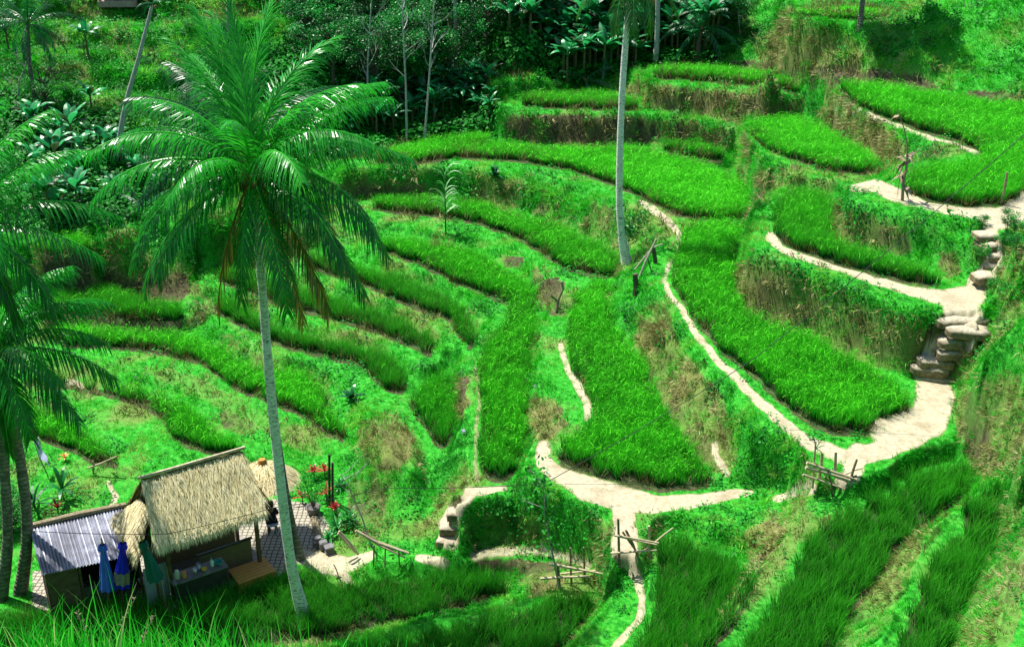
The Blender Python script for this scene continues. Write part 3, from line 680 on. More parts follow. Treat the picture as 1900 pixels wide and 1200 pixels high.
# cell areas and picking
AREA = (GY[1:, :-1] - GY[:-1, :-1]) * (GY[:-1, :-1] * (sv[1] - sv[0])) * np.sqrt(1 + np.minimum(SL[:-1, :-1], 5) ** 2)
VIS = (VPX > -160) & (VPX < 2060) & (VPY > -120) & (VPY < 1420)
NRM = np.stack([-dzx, -dzy, np.ones(Z.shape)], -1); NRM /= np.linalg.norm(NRM, axis=2, keepdims=True)
DIST = np.sqrt(GX ** 2 + GY ** 2 + (CAMZ - Z) ** 2)
# what faces the camera (others are thinned, they are the far side of rims)
def pick(density, fac=1.0):
    p = density[:-1, :-1] * AREA * VIS[:-1, :-1]
    n = rng.poisson(np.clip(p * fac, 0, 30))
    ii, jj = np.nonzero(n); rep = n[ii, jj]
    ii = np.repeat(ii, rep); jj = np.repeat(jj, rep)
    fi = rng.random(len(ii)); fj = rng.random(len(ii))
    Zt = (Z[ii, jj] * (1 - fj) + Z[ii, jj + 1] * fj) * (1 - fi) + (Z[ii + 1, jj] * (1 - fj) + Z[ii + 1, jj + 1] * fj) * fi
    y = GY[ii, jj] + fi * (GY[ii + 1, jj] - GY[ii, jj]); s = GS[ii, jj] + fj * (sv[1] - sv[0])
    return ii, jj, np.stack([s * y, y, Zt], -1)
LODW = np.clip(DIST / 32, .55, 2.6)        # farther tufts are larger and fewer

RAMP_GREEN = [(0.0, (.0005, .095, .016)), (.35, (.001, .20, .013)), (.65, (.010, .39, .010)), (1.0, (.09, .68, .03))]
rice_mat = leafmat('rice_leaf', RAMP_GREEN, trans=.28, rough=.6, spec=.05, tipcol=(.14, .80, .03), tipfac=.5, base_shade=(.002, .07, .010))  # dark green lower stems, deepened to put the shade of paddy fronts into colour
grass_mat = leafmat('grass_leaf', [(0, (.003, .13, .008)), (.3, (.008, .33, .010)), (.6, (.035, .50, .014)), (.82, (.17, .54, .05)), (1, (.38, .56, .13))], trans=.35, rough=.6, spec=.08, tipcol=(.08, .62, .04), tipfac=.3)
weed_mat = leafmat('weed_leaf', [(0, (.002, .05, .006)), (.5, (.005, .16, .009)), (1, (.02, .38, .016))], trans=.3, rough=.55, spec=.15, tipcol=(.04, .42, .04), tipfac=.35)
dry_mat = leafmat('dry_grass', [(0, (.05, .06, .014)), (.5, (.20, .21, .06)), (1, (.50, .45, .22))], trans=.2, rough=.8, spec=.1)

# rice: upright and dense; ripe paddies are yellower
RIPE = [.60,.64,.66,.36,.58,.56,.42,.32,.58,.48,.52,.20,.18,.20,.36,.28,.64,.60,.60,.6,.06,.10,.16,.12,.12,.12,.75,.5,.5]
RIPE = np.array((RIPE + [.4] * 40)[:len(RICE)])
ii, jj, P = pick(RM * 27.0 / LODW ** .9)
rp = RIPE[np.maximum(PR[ii, jj], 0)]
patch = fbm(P[:, 0], P[:, 1], 2.0, 81, 3)
tint = np.clip(rp + rng.normal(0, .10, len(P)) + patch * .28, 0, 1)
hs = (1 + patch * .25 + rng.normal(0, .07, len(P))) * np.clip(.88 + .22 * (DIST[ii, jj] / 60), .9, 1.15)
hs *= np.where(np.isin(PR[ii, jj], [26, 27, 28]), .6, 1)
up = np.stack([rng.normal(0, .07, len(P)) + patch * .08, rng.normal(0, .07, len(P)), np.ones(len(P))], -1)
L = LODW[ii, jj]
protos = [blade_tuft(27, .74, .13, .0145, .30, 100 + k, 3, head=(4 if k > 2 else 0)) for k in range(6)]
pid = np.where(rng.random(len(P)) < rp * 1.15 - .2, rng.integers(3, 6, len(P)), rng.integers(0, 3, len(P)))
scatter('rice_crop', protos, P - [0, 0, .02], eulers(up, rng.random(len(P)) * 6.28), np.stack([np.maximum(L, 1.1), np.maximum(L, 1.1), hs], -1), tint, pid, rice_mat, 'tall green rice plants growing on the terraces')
nr = len(P)
# straw-coloured stems at the front edge of each paddy
edge = RM.copy()
for _ in range(4):
    p = np.pad(edge, 1, mode='edge'); edge = np.minimum(edge, np.minimum(np.minimum(p[:-2, 1:-1], p[2:, 1:-1]), np.minimum(p[1:-1, :-2], p[1:-1, 2:])))
front = (RM - edge)
ii, jj, P = pick(front * 14)
up = np.stack([rng.normal(0, .3, len(P)), rng.normal(-.2, .3, len(P)), np.ones(len(P))], -1)
scatter('rice_stubble', [blade_tuft(10, .34, .14, .02, .5, 140 + k, 2) for k in range(3)], P, eulers(up, rng.random(len(P)) * 6.28), LODW[ii, jj] * .9 + rng.random(len(P)) * .3, rng.random(len(P)) ** 1.3 * .9, rng.integers(0, 3, len(P)), dry_mat, 'straw-coloured old stems along the paddy edges')
# grass on bunds and banks
BLOCK = np.clip(1 - PATH * 1.08, 0, 1) * (1 - YARD) * (1 - np.clip(FOREST, 0, 1) * .75)
dens = (1 - RM) * BLOCK * (1 - np.clip(DRY * 1.15, 0, .93)) * (1 - BARE * .97) * 52 / LODW ** 1.5 * (1 - LUSH * .35)
ii, jj, P = pick(dens)
n = len(P); nn = NRM[ii, jj]
up = np.stack([nn[:, 0] * .7 + rng.normal(0, .2, n), nn[:, 1] * .7 + rng.normal(0, .2, n), nn[:, 2] + .35], -1)
pt = fbm(P[:, 0], P[:, 1], 1.7, 91, 3); pt2 = fbm(P[:, 0], P[:, 1], .5, 93, 2)
flat = np.clip(1 - SL[ii, jj] * 1.2, 0, 1)
tint = np.clip(.38 + pt * .75 + pt2 * .55 + flat * .14 + DRY[ii, jj] * .22 + rng.normal(0, .12, n), 0, 1)
hl = (VPX[ii, jj] > 1600) & (VPY[ii, jj] < 190); tint = np.where(hl, np.clip(tint + .14, 0, .95), tint)
wild = (VPX[ii, jj] < 560) & (VPY[ii, jj] < 430)
tint = np.where(wild, np.clip(tint * .9 + .12 + pt * .4, 0, .88), tint)
s = .66 * LODW[ii, jj] * rng.uniform(.6, 1.25, n) * np.where(wild, 1.5, 1) * (1 + np.clip(pt, 0, 1) * .8) * np.where(flat > .6, .62, 1.05)
scatter('bank_grass', [blade_tuft(14, .19, .12, .020, .9, 200 + k, 2) for k in range(5)], P, eulers(up, rng.random(n) * 6.28), s, tint, rng.integers(0, 5, n), grass_mat, 'short bright grass covering the banks and bunds')
ng_ = n
# hanging dry grass on the steep faces
dens = (1 - RM) * np.clip(1 - PATH * 2, 0, 1) * (1 - YARD) * np.clip(DRY * 1.3 - .1, 0, 1) * (1 - BARE * .75) * 30 / LODW ** 1.4 * (1 - FOREST)
ii, jj, P = pick(dens)
n = len(P); nn = NRM[ii, jj]
up = np.stack([nn[:, 0] + rng.normal(0, .35, n), nn[:, 1] + rng.normal(0, .35, n), nn[:, 2] * .6 - .25 * np.clip(SL[ii, jj], 0, 1) + rng.normal(0, .2, n)], -1)
scatter('dry_bank_grass', [blade_tuft(12, .20, .13, .019, 1.0, 300 + k, 2) for k in range(4)], P, eulers(up, rng.random(n) * 6.28), LODW[ii, jj] * rng.uniform(.6, 1.3, n), np.clip(.52 + fbm(P[:, 0], P[:, 1], .9, 95, 3) * .7 + rng.normal(0, .18, n), 0, 1), rng.integers(0, 4, n), dry_mat, 'dry olive and straw grass hanging on the steep banks')
nd_ = n
# leafy weeds
dens = (1 - RM) * np.clip(1 - PATH * 2, 0, 1) * (1 - YARD) * (np.clip(LUSH * 1.2, 0, 1) * 10 + .3) / LODW ** 1.4 * (1 - BARE * .92) * (1 - DRY * .6) + FOREST * 5.0
ii, jj, P = pick(dens)
n = len(P); nn = NRM[ii, jj]
up = np.stack([nn[:, 0] + rng.normal(0, .3, n), nn[:, 1] + rng.normal(0, .3, n), nn[:, 2] + .3], -1)
lush = LUSH[ii, jj]; fo = FOREST[ii, jj]
scatter('ground_cover', [leaf_tuft(26, .2, .075, 400 + k, up=.16) for k in range(5)], P, eulers(up, rng.random(n) * 6.28), LODW[ii, jj] * rng.uniform(.5, 1.2, n) * (1 + fo * .8), np.clip(.48 + fbm(P[:, 0], P[:, 1], 1.1, 97, 3) * .7 + rng.normal(0, .16, n) - fo * .08, 0, 1), rng.integers(0, 5, n), weed_mat, 'leafy weeds trailing over the terrace rims')
print('COUNTS rice', nr, 'grass', ng_, 'dry', nd_, 'weeds', n)
# ------------------------------------------------------------------ mesh builder for the things
class MB:
    def __init__(s): s.V = []; s.F = []; s.T = []
    def add(s, V, F, t=0.5):
        n = len(s.V); s.V += [tuple(v) for v in V]; s.F += [tuple(i + n for i in f) for f in F]
        s.T += ([t] * len(V) if not hasattr(t, '__len__') else list(t)); return s
    def tube(s, pts, rad, k=8, t=.5, cap=True):
        pts = [Vector(p) for p in pts]
        if not hasattr(rad, '__len__'): rad = [rad] * len(pts)
        V = []; F = []; pv = None
        for i, p in enumerate(pts):
            d = (pts[min(i + 1, len(pts) - 1)] - pts[max(i - 1, 0)]).normalized()
            if pv is None:
                pv = d.orthogonal().normalized()
            pv = (pv - d * pv.dot(d)).normalized(); q = d.cross(pv)
            for j in range(k):
                a = 2 * math.pi * j / k
                V.append(p + (pv * math.cos(a) + q * math.sin(a)) * rad[i])
        for i in range(len(pts) - 1):
            for j in range(k):
                F.append((i * k + j, i * k + (j + 1) % k, (i + 1) * k + (j + 1) % k, (i + 1) * k + j))
        if cap:
            F.append(tuple(range(k))[::-1]); F.append(tuple(range((len(pts) - 1) * k, len(pts) * k)))
        return s.add(V, F, t)
    def box(s, c, half, u=(1, 0, 0), v=(0, 1, 0), w=(0, 0, 1), t=.5, bev=0.0):
        c = Vector(c); u, v, w = Vector(u), Vector(v), Vector(w); a, b, h = half
        if bev <= 0:
            V = [c + u * a * x + v * b * y + w * h * z for x in (-1, 1) for y in (-1, 1) for z in (-1, 1)]
            F = [(0, 1, 3, 2), (4, 6, 7, 5), (0, 4, 5, 1), (2, 3, 7, 6), (0, 2, 6, 4), (1, 5, 7, 3)]
            return s.add(V, F, t)
        bm = bmesh.new(); bmesh.ops.create_cube(bm, size=2)
        for q in bm.verts: q.co = Vector((q.co.x * a, q.co.y * b, q.co.z * h))
        bmesh.ops.bevel(bm, geom=list(bm.edges), offset=bev, segments=1, affect='EDGES')
        V = [c + u * q.co.x + v * q.co.y + w * q.co.z for q in bm.verts]; F = [[q.index for q in f.verts] for f in bm.faces]; bm.free()
        return s.add(V, F, t)
    def lathe(s, c, prof, k=16, axis=(0, 0, 1), t=.5):
        c = Vector(c); ax = Vector(axis).normalized(); p = ax.orthogonal().normalized(); q = ax.cross(p)
        V = []; F = []
        for r, h in prof:
            for j in range(k):
                a = 2 * math.pi * j / k; V.append(c + ax * h + (p * math.cos(a) + q * math.sin(a)) * r)
        for i in range(len(prof) - 1):
            for j in range(k): F.append((i * k + j, i * k + (j + 1) % k, (i + 1) * k + (j + 1) % k, (i + 1) * k + j))
        return s.add(V, F, t)
    def quad(s, a, b, c, d, t=.5): return s.add([a, b, c, d], [(0, 1, 2, 3)], t)
    def build(s, name, mat, parent=None, origin=None, smooth=False):
        V = [Vector(v) for v in s.V]
        if origin is not None: V = [v - Vector(origin) for v in V]
        me = bpy.data.meshes.new(name); me.from_pydata([tuple(v) for v in V], [], s.F)
        a = me.attributes.new('tint', 'FLOAT', 'POINT'); a.data.foreach_set('value', s.T)
        if smooth: me.polygons.foreach_set('use_smooth', np.ones(len(me.polygons), bool))
        me.update()
        if mat: me.materials.append(mat)
        o = link(name, me, parent)
        if origin is not None and parent is None: o.location = origin
        return o
def copy_tree(o, parent=None):
    c = o.copy(); col.objects.link(c); c.parent = parent
    for ch in list(o.children): copy_tree(ch, c)
    return c

# ------------------------------------------------------------------ materials of plants and wood
def bark_mat(name, c1, c2, ring=9, moss=None):
    m, nt, nd, lk = new_mat(name)
    tc = nd.new('ShaderNodeTexCoord'); mp = nd.new('ShaderNodeMapping'); lk.new(tc.outputs['Object'], mp.inputs[0])
    w = nd.new('ShaderNodeTexWave'); w.bands_direction = 'Z'; w.inputs['Scale'].default_value = ring / 6.28 * 1.6; w.inputs['Distortion'].default_value = 5.0
    w.inputs['Detail'].default_value = 3; w.inputs['Detail Scale'].default_value = 1.2
    lk.new(mp.outputs[0], w.inputs[0])
    n = noise(nt, 5, 6, rough=.7); n2 = noise(nt, 1.3, 4)
    c = ramp(nt, w.outputs['Fac'], [(.05, tuple(v * .55 for v in c1)), (.3, c1), (.9, tuple(min(1, v * 1.15) for v in c1))])
    c = mixc(nt, ramp(nt, n, [(.42, (0, 0, 0)), (.62, (1, 1, 1))]), c, c2)
    if moss: c = mixc(nt, ramp(nt, n2, [(.45, (0, 0, 0)), (.65, (.7, .7, .7))]), c, moss)
    p = principled(nt, c, .85, w.outputs['Fac'], .5, .03, .15)
    out(nt, p.outputs[0]); return m
def lichen_bark(name):
    m, nt, nd, lk = new_mat(name)
    base = ramp(nt, noise(nt, 2.2, 5), [(.35, (.16, .16, .12)), (.65, (.32, .33, .24))])
    rg = noise(nt, 3.0, 5, rough=.7, stretch=(2.2, 2.2, 9))
    c = mixc(nt, ramp(nt, rg, [(.40, (0, 0, 0)), (.52, (1, 1, 1))]), base, (.82, .80, .72))
    bl = noise(nt, 1.6, 6, rough=.75)
    c = mixc(nt, ramp(nt, bl, [(.50, (0, 0, 0)), (.60, (.85, .85, .85))]), c, (.70, .73, .66))
    dk_ = noise(nt, 3.3, 4, stretch=(1, 1, 1.4))
    c = mixc(nt, ramp(nt, dk_, [(.62, (0, 0, 0)), (.70, (.8, .8, .8))]), c, (.07, .08, .05))
    out(nt, principled(nt, c, .9, rg, .5, .03, .1).outputs[0]); return m
palm_bark = lichen_bark('palm_bark')
dark_bark = bark_mat('dark_palm_bark', (.22, .20, .17), (.08, .08, .06), 8)
pale_bark = solid('pale_bark', (.42, .42, .40), (.20, .22, .18), 7)
brown_bark = solid('brown_bark', (.14, .11, .07), (.05, .045, .03), 9)
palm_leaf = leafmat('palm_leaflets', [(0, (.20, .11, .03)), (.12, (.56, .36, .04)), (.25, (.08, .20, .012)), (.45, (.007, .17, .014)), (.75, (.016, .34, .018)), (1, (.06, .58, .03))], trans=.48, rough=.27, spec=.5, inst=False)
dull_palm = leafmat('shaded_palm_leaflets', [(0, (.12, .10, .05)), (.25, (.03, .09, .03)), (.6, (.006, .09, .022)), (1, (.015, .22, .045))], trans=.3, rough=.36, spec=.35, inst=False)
banana_leaf = leafmat('banana_leaves', [(0, (.10, .08, .03)), (.2, (.006, .06, .018)), (.6, (.010, .20, .055)), (1, (.035, .42, .11))], trans=.35, rough=.36, spec=.5, inst=False)
tree_leaf = leafmat('tree_leaves', [(0, (.002, .03, .006)), (.5, (.006, .17, .02)), (1, (.02, .40, .04))], trans=.28, rough=.45, spec=.3, inst=False)
bush_leaf = leafmat('bush_leaves', [(0, (.002, .06, .006)), (.5, (.008, .20, .015)), (1, (.05, .42, .04))], trans=.3, rough=.45, spec=.25, inst=False)
dead_leaf = solid('dead_leaves', (.38, .31, .20), (.16, .12, .07), 12)
bamboo = solid('bamboo', (.58, .50, .34), (.32, .25, .14), 7, rough=.6)
bamboo_dark = solid('weathered_bamboo', (.26, .21, .13), (.12, .09, .05), 8, rough=.7)
nut_mat = solid('coconut_husk', (.20, .14, .03), (.07, .06, .02), 8)
fibre_mat = solid('palm_fibre', (.30, .22, .10), (.12, .08, .03), 14)

def frond_mesh(az, e0, L, droop, nl=46, ll=1.08, lw=.05, tint=.7, seed=0, twist=0, hang=.85, folded=0, mat=None, side=0.0, acute=0.0):
    r = random.Random(seed); mb = MB(); n = 16
    pts = []; p = Vector((0, 0, 0)); dirs = []
    for i in range(n + 1):
        t = i / n
        e = e0 - droop * (t ** 1.15); a = az + side * t
        d = Vector((math.cos(a) * math.cos(e), math.sin(a) * math.cos(e), math.sin(e)))
        pts.append(p.copy()); dirs.append(d); p = p + d * (L / n)
    mb.tube(pts, [.042 * (1 - .82 * i / n) for i in range(n + 1)], 5, t=1.0 if tint > .3 else tint)
    def at_t(t):
        f = t * n; i = min(int(f), n - 1); q = f - i
        return pts[i].lerp(pts[i + 1], q), dirs[i].lerp(dirs[i + 1], q).normalized()
    for sgn in (-1, 1):
        for j in range(nl):
            t = .10 + .89 * (j + r.uniform(-.3, .3)) / nl; t = min(max(t, .08), .995)
            c, d = at_t(t)
            sd = d.cross(Vector((0, 0, 1)))
            if sd.length < .15: sd = Vector((-math.sin(az), math.cos(az), 0))
            sd.normalize(); up = sd.cross(d).normalized()
            ca, sa = math.cos(twist), math.sin(twist)
            sd2 = sd * ca + up * sa
            prof = min(1, .35 + 2.6 * t) * (1 - max(0, t - .55) * 1.15)
            l = ll * prof * r.uniform(.85, 1.12)
            fw = .55 + .55 * t + acute
            o = (sd2 * sgn * (1 - folded) + d * fw + up * (.18 - .1 * folded) + Vector((0, 0, -.9 * folded))).normalized()
            o = (o + Vector((r.uniform(-.13, .13), r.uniform(-.13, .13), r.uniform(-.13, .13)))).normalized()
            g = hang * r.uniform(.7, 1.3)
            w = lw * r.uniform(.75, 1.1); V = []
            q = c.copy(); dd = o.copy(); wv0 = d
            for s in range(4):
                u = s / 3; ww = w * (.55 + .45 * math.sin(min(1, u * 1.6 + .3) * math.pi * .62)) * (1 - u ** 2.2) + .004
                wv = (wv0 - dd * wv0.dot(dd))
                wv = wv.normalized() if wv.length > .05 else up
                V += [q - wv * ww / 2, q + wv * ww / 2]
                dd = (dd + Vector((0, 0, -g * .62))).normalized(); q = q + dd * l / 3
            tt = min(1, max(0, tint + r.uniform(-.12, .12)))
            mb.add(V, [(0, 1, 3, 2), (2, 3, 5, 4), (4, 5, 7, 6)], tt)
    return mb
def palm(label, trunk, fronds, rads, mat=palm_bark, leaf=palm_leaf, coconuts=6, scale=1, seed=0, group=None, nl=46, cat='palm', name='coconut_palm', lw=.05, ring=14):
    base = Vector(trunk[0]); top = Vector(trunk[-1])
    root = empty(name, base); prop(root, label, cat, group)
    # smooth the trunk
    P = [Vector(p) - base for p in trunk]; n = len(P); pts = []; rr = []
    for i in range(n - 1):
        p0, p1, p2, p3 = P[max(i - 1, 0)], P[i], P[i + 1], P[min(i + 2, n - 1)]
        for s in range(6):
            t = s / 6
            pts.append(.5 * ((2 * p1) + (p2 - p0) * t + (2 * p0 - 5 * p1 + 4 * p2 - p3) * t * t + (3 * p1 - p0 - 3 * p2 + p3) * t ** 3))
            rr.append(rads[i] * (1 - t) + rads[i + 1] * t)
    pts.append(P[-1]); rr.append(rads[-1])
    pts = [Vector((0, 0, -.3))] + pts; rr = [rr[0] * 1.25] + rr
    r = random.Random(seed)
    rr = [q * r.uniform(.95, 1.05) for q in rr]
    MB().tube(pts, rr, ring).build('trunk', mat, root, smooth=True)
    c = top - base
    if coconuts >= 0:
        f = MB()
        for k in range(26 if coconuts else 10):
            a = r.uniform(0, 6.28); q = c + Vector((math.cos(a) * rads[-1] * .8, math.sin(a) * rads[-1] * .8, r.uniform(-.35, .1) * scale))
            d = Vector((math.cos(a), math.sin(a), r.uniform(.4, 1.6))).normalized() * r.uniform(.25, .6) * scale
            f.tube([q, q + d * .5, q + d + Vector((math.cos(a) * .1, math.sin(a) * .1, -.05))], [.035 * scale, .03 * scale, .006], 4)
        f.build('crown_fibre', fibre_mat, root)
    for k in range(max(coconuts, 0)):
        a = k * 2.1 + seed; q = c + Vector((math.cos(a) * .30, math.sin(a) * .30, -.32 - .12 * (k % 2))) * scale
        MB().lathe(q - Vector((0, 0, .14)) * scale, [(.0, 0), (.07 * scale, .02 * scale), (.12 * scale, .10 * scale), (.125 * scale, .17 * scale), (.07 * scale, .26 * scale), (0, .29 * scale)], 8).build('coconut', nut_mat, root, smooth=True)
    for k, fr in enumerate(fronds):
        kw = dict(fr); kw.setdefault('nl', nl); kw.setdefault('lw', lw); kw['seed'] = seed * 100 + k
        fm = kw.pop('mat', leaf)
        lab = kw.pop('label', None)
        o = frond_mesh(**kw).build('frond', fm, root); o.location = c
        if lab: o['label'] = lab
    return root
def F(az, e, L, droop, **k): return dict(az=R(az), e0=R(e), L=L, droop=R(droop), **k)
# the big palm in front: az 0 right, 90 away, 180 left, 270 to the camera
YB = at(565, 1148, 22.75).y
tr = [atD(565, 1142, YB), atD(541, 1050, YB), atD(521, 900, YB), atD(500, 700, YB), atD(487, 540, YB), atD(474, 400, YB), atD(468, 322, YB)]
tr[0].z = groundz(tr[0].x, tr[0].y)
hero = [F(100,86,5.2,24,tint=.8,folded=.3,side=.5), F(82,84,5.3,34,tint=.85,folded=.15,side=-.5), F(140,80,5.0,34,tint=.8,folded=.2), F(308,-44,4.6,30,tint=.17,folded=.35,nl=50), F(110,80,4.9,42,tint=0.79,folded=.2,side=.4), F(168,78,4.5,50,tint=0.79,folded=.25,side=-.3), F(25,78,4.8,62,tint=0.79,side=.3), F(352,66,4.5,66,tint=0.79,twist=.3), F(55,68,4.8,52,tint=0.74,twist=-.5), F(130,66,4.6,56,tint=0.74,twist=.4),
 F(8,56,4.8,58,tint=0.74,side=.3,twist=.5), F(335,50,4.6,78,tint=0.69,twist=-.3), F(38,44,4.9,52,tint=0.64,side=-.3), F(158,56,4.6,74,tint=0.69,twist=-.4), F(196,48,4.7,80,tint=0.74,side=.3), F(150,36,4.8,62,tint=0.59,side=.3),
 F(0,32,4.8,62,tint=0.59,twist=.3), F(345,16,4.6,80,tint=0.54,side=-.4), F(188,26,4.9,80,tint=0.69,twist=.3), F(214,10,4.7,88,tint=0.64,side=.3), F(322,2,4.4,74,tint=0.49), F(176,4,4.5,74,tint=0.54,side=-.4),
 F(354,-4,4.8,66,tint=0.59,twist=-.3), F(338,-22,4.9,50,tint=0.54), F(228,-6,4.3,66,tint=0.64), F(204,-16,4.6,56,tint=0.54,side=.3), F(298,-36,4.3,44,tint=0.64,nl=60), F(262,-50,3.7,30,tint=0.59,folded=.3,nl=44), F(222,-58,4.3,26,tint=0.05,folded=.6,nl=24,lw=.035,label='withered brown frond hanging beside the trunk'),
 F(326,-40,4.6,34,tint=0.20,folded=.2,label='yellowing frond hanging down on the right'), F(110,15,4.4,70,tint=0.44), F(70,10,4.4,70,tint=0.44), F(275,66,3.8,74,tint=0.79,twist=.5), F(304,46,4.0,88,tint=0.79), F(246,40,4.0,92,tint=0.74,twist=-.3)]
for f_ in hero:
    if f_['e0'] > R(74): f_.update(acute=1.5, hang=.35, nl=62, ll=.95)
    elif f_['e0'] > R(60): f_.update(acute=.7, hang=.6, nl=66)
palm('tall coconut palm with full crown standing in the paddy before the thatched hut', tr, hero, [.245, .17, .155, .14, .125, .115, .12], coconuts=7, seed=3, nl=78, lw=.040)
# second trunk, half hidden behind it
b2 = drape(558, 1036)
tr = [b2, atD(544, 980, b2.y), atD(526, 880, b2.y), atD(501, 700, b2.y), atD(486, 500, b2.y), atD(472, 380, b2.y), atD(452, 270, b2.y)]
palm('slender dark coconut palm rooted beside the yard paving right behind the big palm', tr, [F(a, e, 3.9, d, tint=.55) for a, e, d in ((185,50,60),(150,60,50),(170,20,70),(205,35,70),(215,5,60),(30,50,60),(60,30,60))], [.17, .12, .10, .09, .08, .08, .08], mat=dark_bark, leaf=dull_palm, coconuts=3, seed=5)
# palms at the left edge
bl = at(38, 1100, 22.6); 
tr = [bl, atD(50, 1000, bl.y), atD(44, 900, bl.y), atD(24, 780, bl.y), atD(8, 700, bl.y), atD(-6, 652, bl.y)]
palm('coconut palm at the left edge with fronds arching above the metal roofed shed', tr, [F(12,62,3.9,100,tint=0.65), F(0,38,3.8,78,tint=0.55), F(355,14,4.1,62,tint=0.55), F(338,-12,3.7,52,tint=0.55), F(310,-25,3.2,50,tint=0.65), F(30,50,4,80,tint=0.55), F(60,60,4,70,tint=0.65), F(20,80,3.8,80,tint=0.75), F(180,30,4,80,tint=0.55), F(150,50,4,80), F(220,20,4,80), F(270,-35,3.2,50,tint=0.35,folded=.4), F(290,-50,3.2,30,tint=0.55,folded=.5), F(90,40,4,80), F(200,60,4,80), F(325,30,3.6,85,tint=0.66)],
     [.24, .18, .17, .15, .13, .13], mat=dark_bark, coconuts=4, seed=11, nl=54)
bl2 = at(2, 1110, 22.6)
tr = [bl2, atD(14, 1000, bl2.y), atD(6, 850, bl2.y), atD(-14, 680, bl2.y), atD(-40, 520, bl2.y), atD(-62, 412, bl2.y)]
palm('taller coconut palm at the left edge, its crown cut by the frame', tr, [F(20,55,4.6,70,tint=0.75), F(5,25,4.7,58,tint=0.55), F(352,5,4.4,42,tint=0.55), F(35,72,4.4,60,tint=0.75), F(340,-20,3.8,50,tint=0.55), F(325,-40,3.4,40,tint=0.45,folded=.3), F(60,45,4,70), F(90,50,4,70), F(130,40,4,70), F(180,40,4,70), F(230,30,4,70), F(280,0,4,60), F(15,88,4,50,tint=0.75), F(310,30,3.8,90,tint=0.65)],
     [.22, .17, .16, .14, .13, .13], mat=dark_bark, coconuts=4, seed=17, nl=54)
# the tall single trunk in the middle of the terraces
b3 = drape(1163, 488)
tr = [b3, atD(1153, 430, b3.y), atD(1149, 350, b3.y), atD(1153, 200, b3.y), atD(1160, 90, b3.y), atD(1167, 0, b3.y), atD(1173, -62, b3.y)]
palm('tall slim coconut palm rising alone amid the terraces with crown out of frame', tr, [F(a, e, 3.6, d, tint=.35) for a, e, d in ((270,-40,50),(300,-35,60),(240,-38,55),(0,-20,60),(180,-15,60),(90,20,60),(45,40,60),(135,50,60),(210,30,80),(330,30,80),(270,60,80),(20,10,70),(160,10,70))], [.30, .20, .175, .16, .155, .15, .14], coconuts=5, seed=23)
# palms farther up the valley
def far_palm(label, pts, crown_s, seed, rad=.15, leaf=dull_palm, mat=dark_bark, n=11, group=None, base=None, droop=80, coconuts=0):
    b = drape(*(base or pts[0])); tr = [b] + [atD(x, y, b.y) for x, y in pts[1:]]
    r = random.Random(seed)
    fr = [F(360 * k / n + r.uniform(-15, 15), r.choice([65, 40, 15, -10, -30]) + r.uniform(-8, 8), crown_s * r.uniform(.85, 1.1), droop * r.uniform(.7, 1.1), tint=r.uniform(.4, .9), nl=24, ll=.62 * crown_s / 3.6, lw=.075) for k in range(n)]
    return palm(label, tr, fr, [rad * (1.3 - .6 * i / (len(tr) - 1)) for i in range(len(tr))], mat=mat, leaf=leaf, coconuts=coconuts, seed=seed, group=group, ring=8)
far_palm('dark coconut palm with drooping fronds in the top left corner', [(68,195),(55,120),(52,45)], 3.9, 31, n=16)
far_palm('thin leaning pale trunk with a tiny crown on the grassy hillside at upper left', [(214,305),(232,200),(258,105),(283,8)], 1.2, 33, .14, mat=pale_bark, n=7)
far_palm('bare pale trunk rising past the top of the frame above the big palm', [(424,60),(424,20),(426,-60)], 2.6, 35, .16, mat=pale_bark)
far_palm('shaggy coconut palm with pale hanging fronds left of the top right bank', [(1297,112),(1296,85),(1302,52)], 4.0, 37, .2, n=16, mat=brown_bark)
far_palm('young palm with arching fronds above the small light terraces in the jungle', [(880,150),(880,110)], 3.8, 39, .14, n=9)
far_palm('low feathery palm growing among bananas beside the left paddies', [(268,400),(267,385)], 2.4, 41, .12, n=9, droop=50)
far_palm('short palm at the foot of the banana wall behind the long brown terrace face', [(1090,165),(1088,148)], 2.6, 43, .1, n=8, droop=45)
far_palm('grey fronded palm half hidden behind the crown of the big palm', [(350,270),(345,205)], 3.6, 45, .15, n=12)
far_palm('broken pale trunk of a palm in the jungle left of the tall slim palm', [(846,150),(845,60),(843,-50)], 3, 47, .14, mat=pale_bark)
far_palm('grey-violet palm trunk in front of the banana wall right of the tall slim palm', [(1216,120),(1220,50),(1221,-60)], 3.2, 49, .2, mat=pale_bark)
far_palm('palm with long low fronds among the bananas in the middle of the jungle', [(1135,130),(1130,90)], 3.6, 51, .14, n=10)

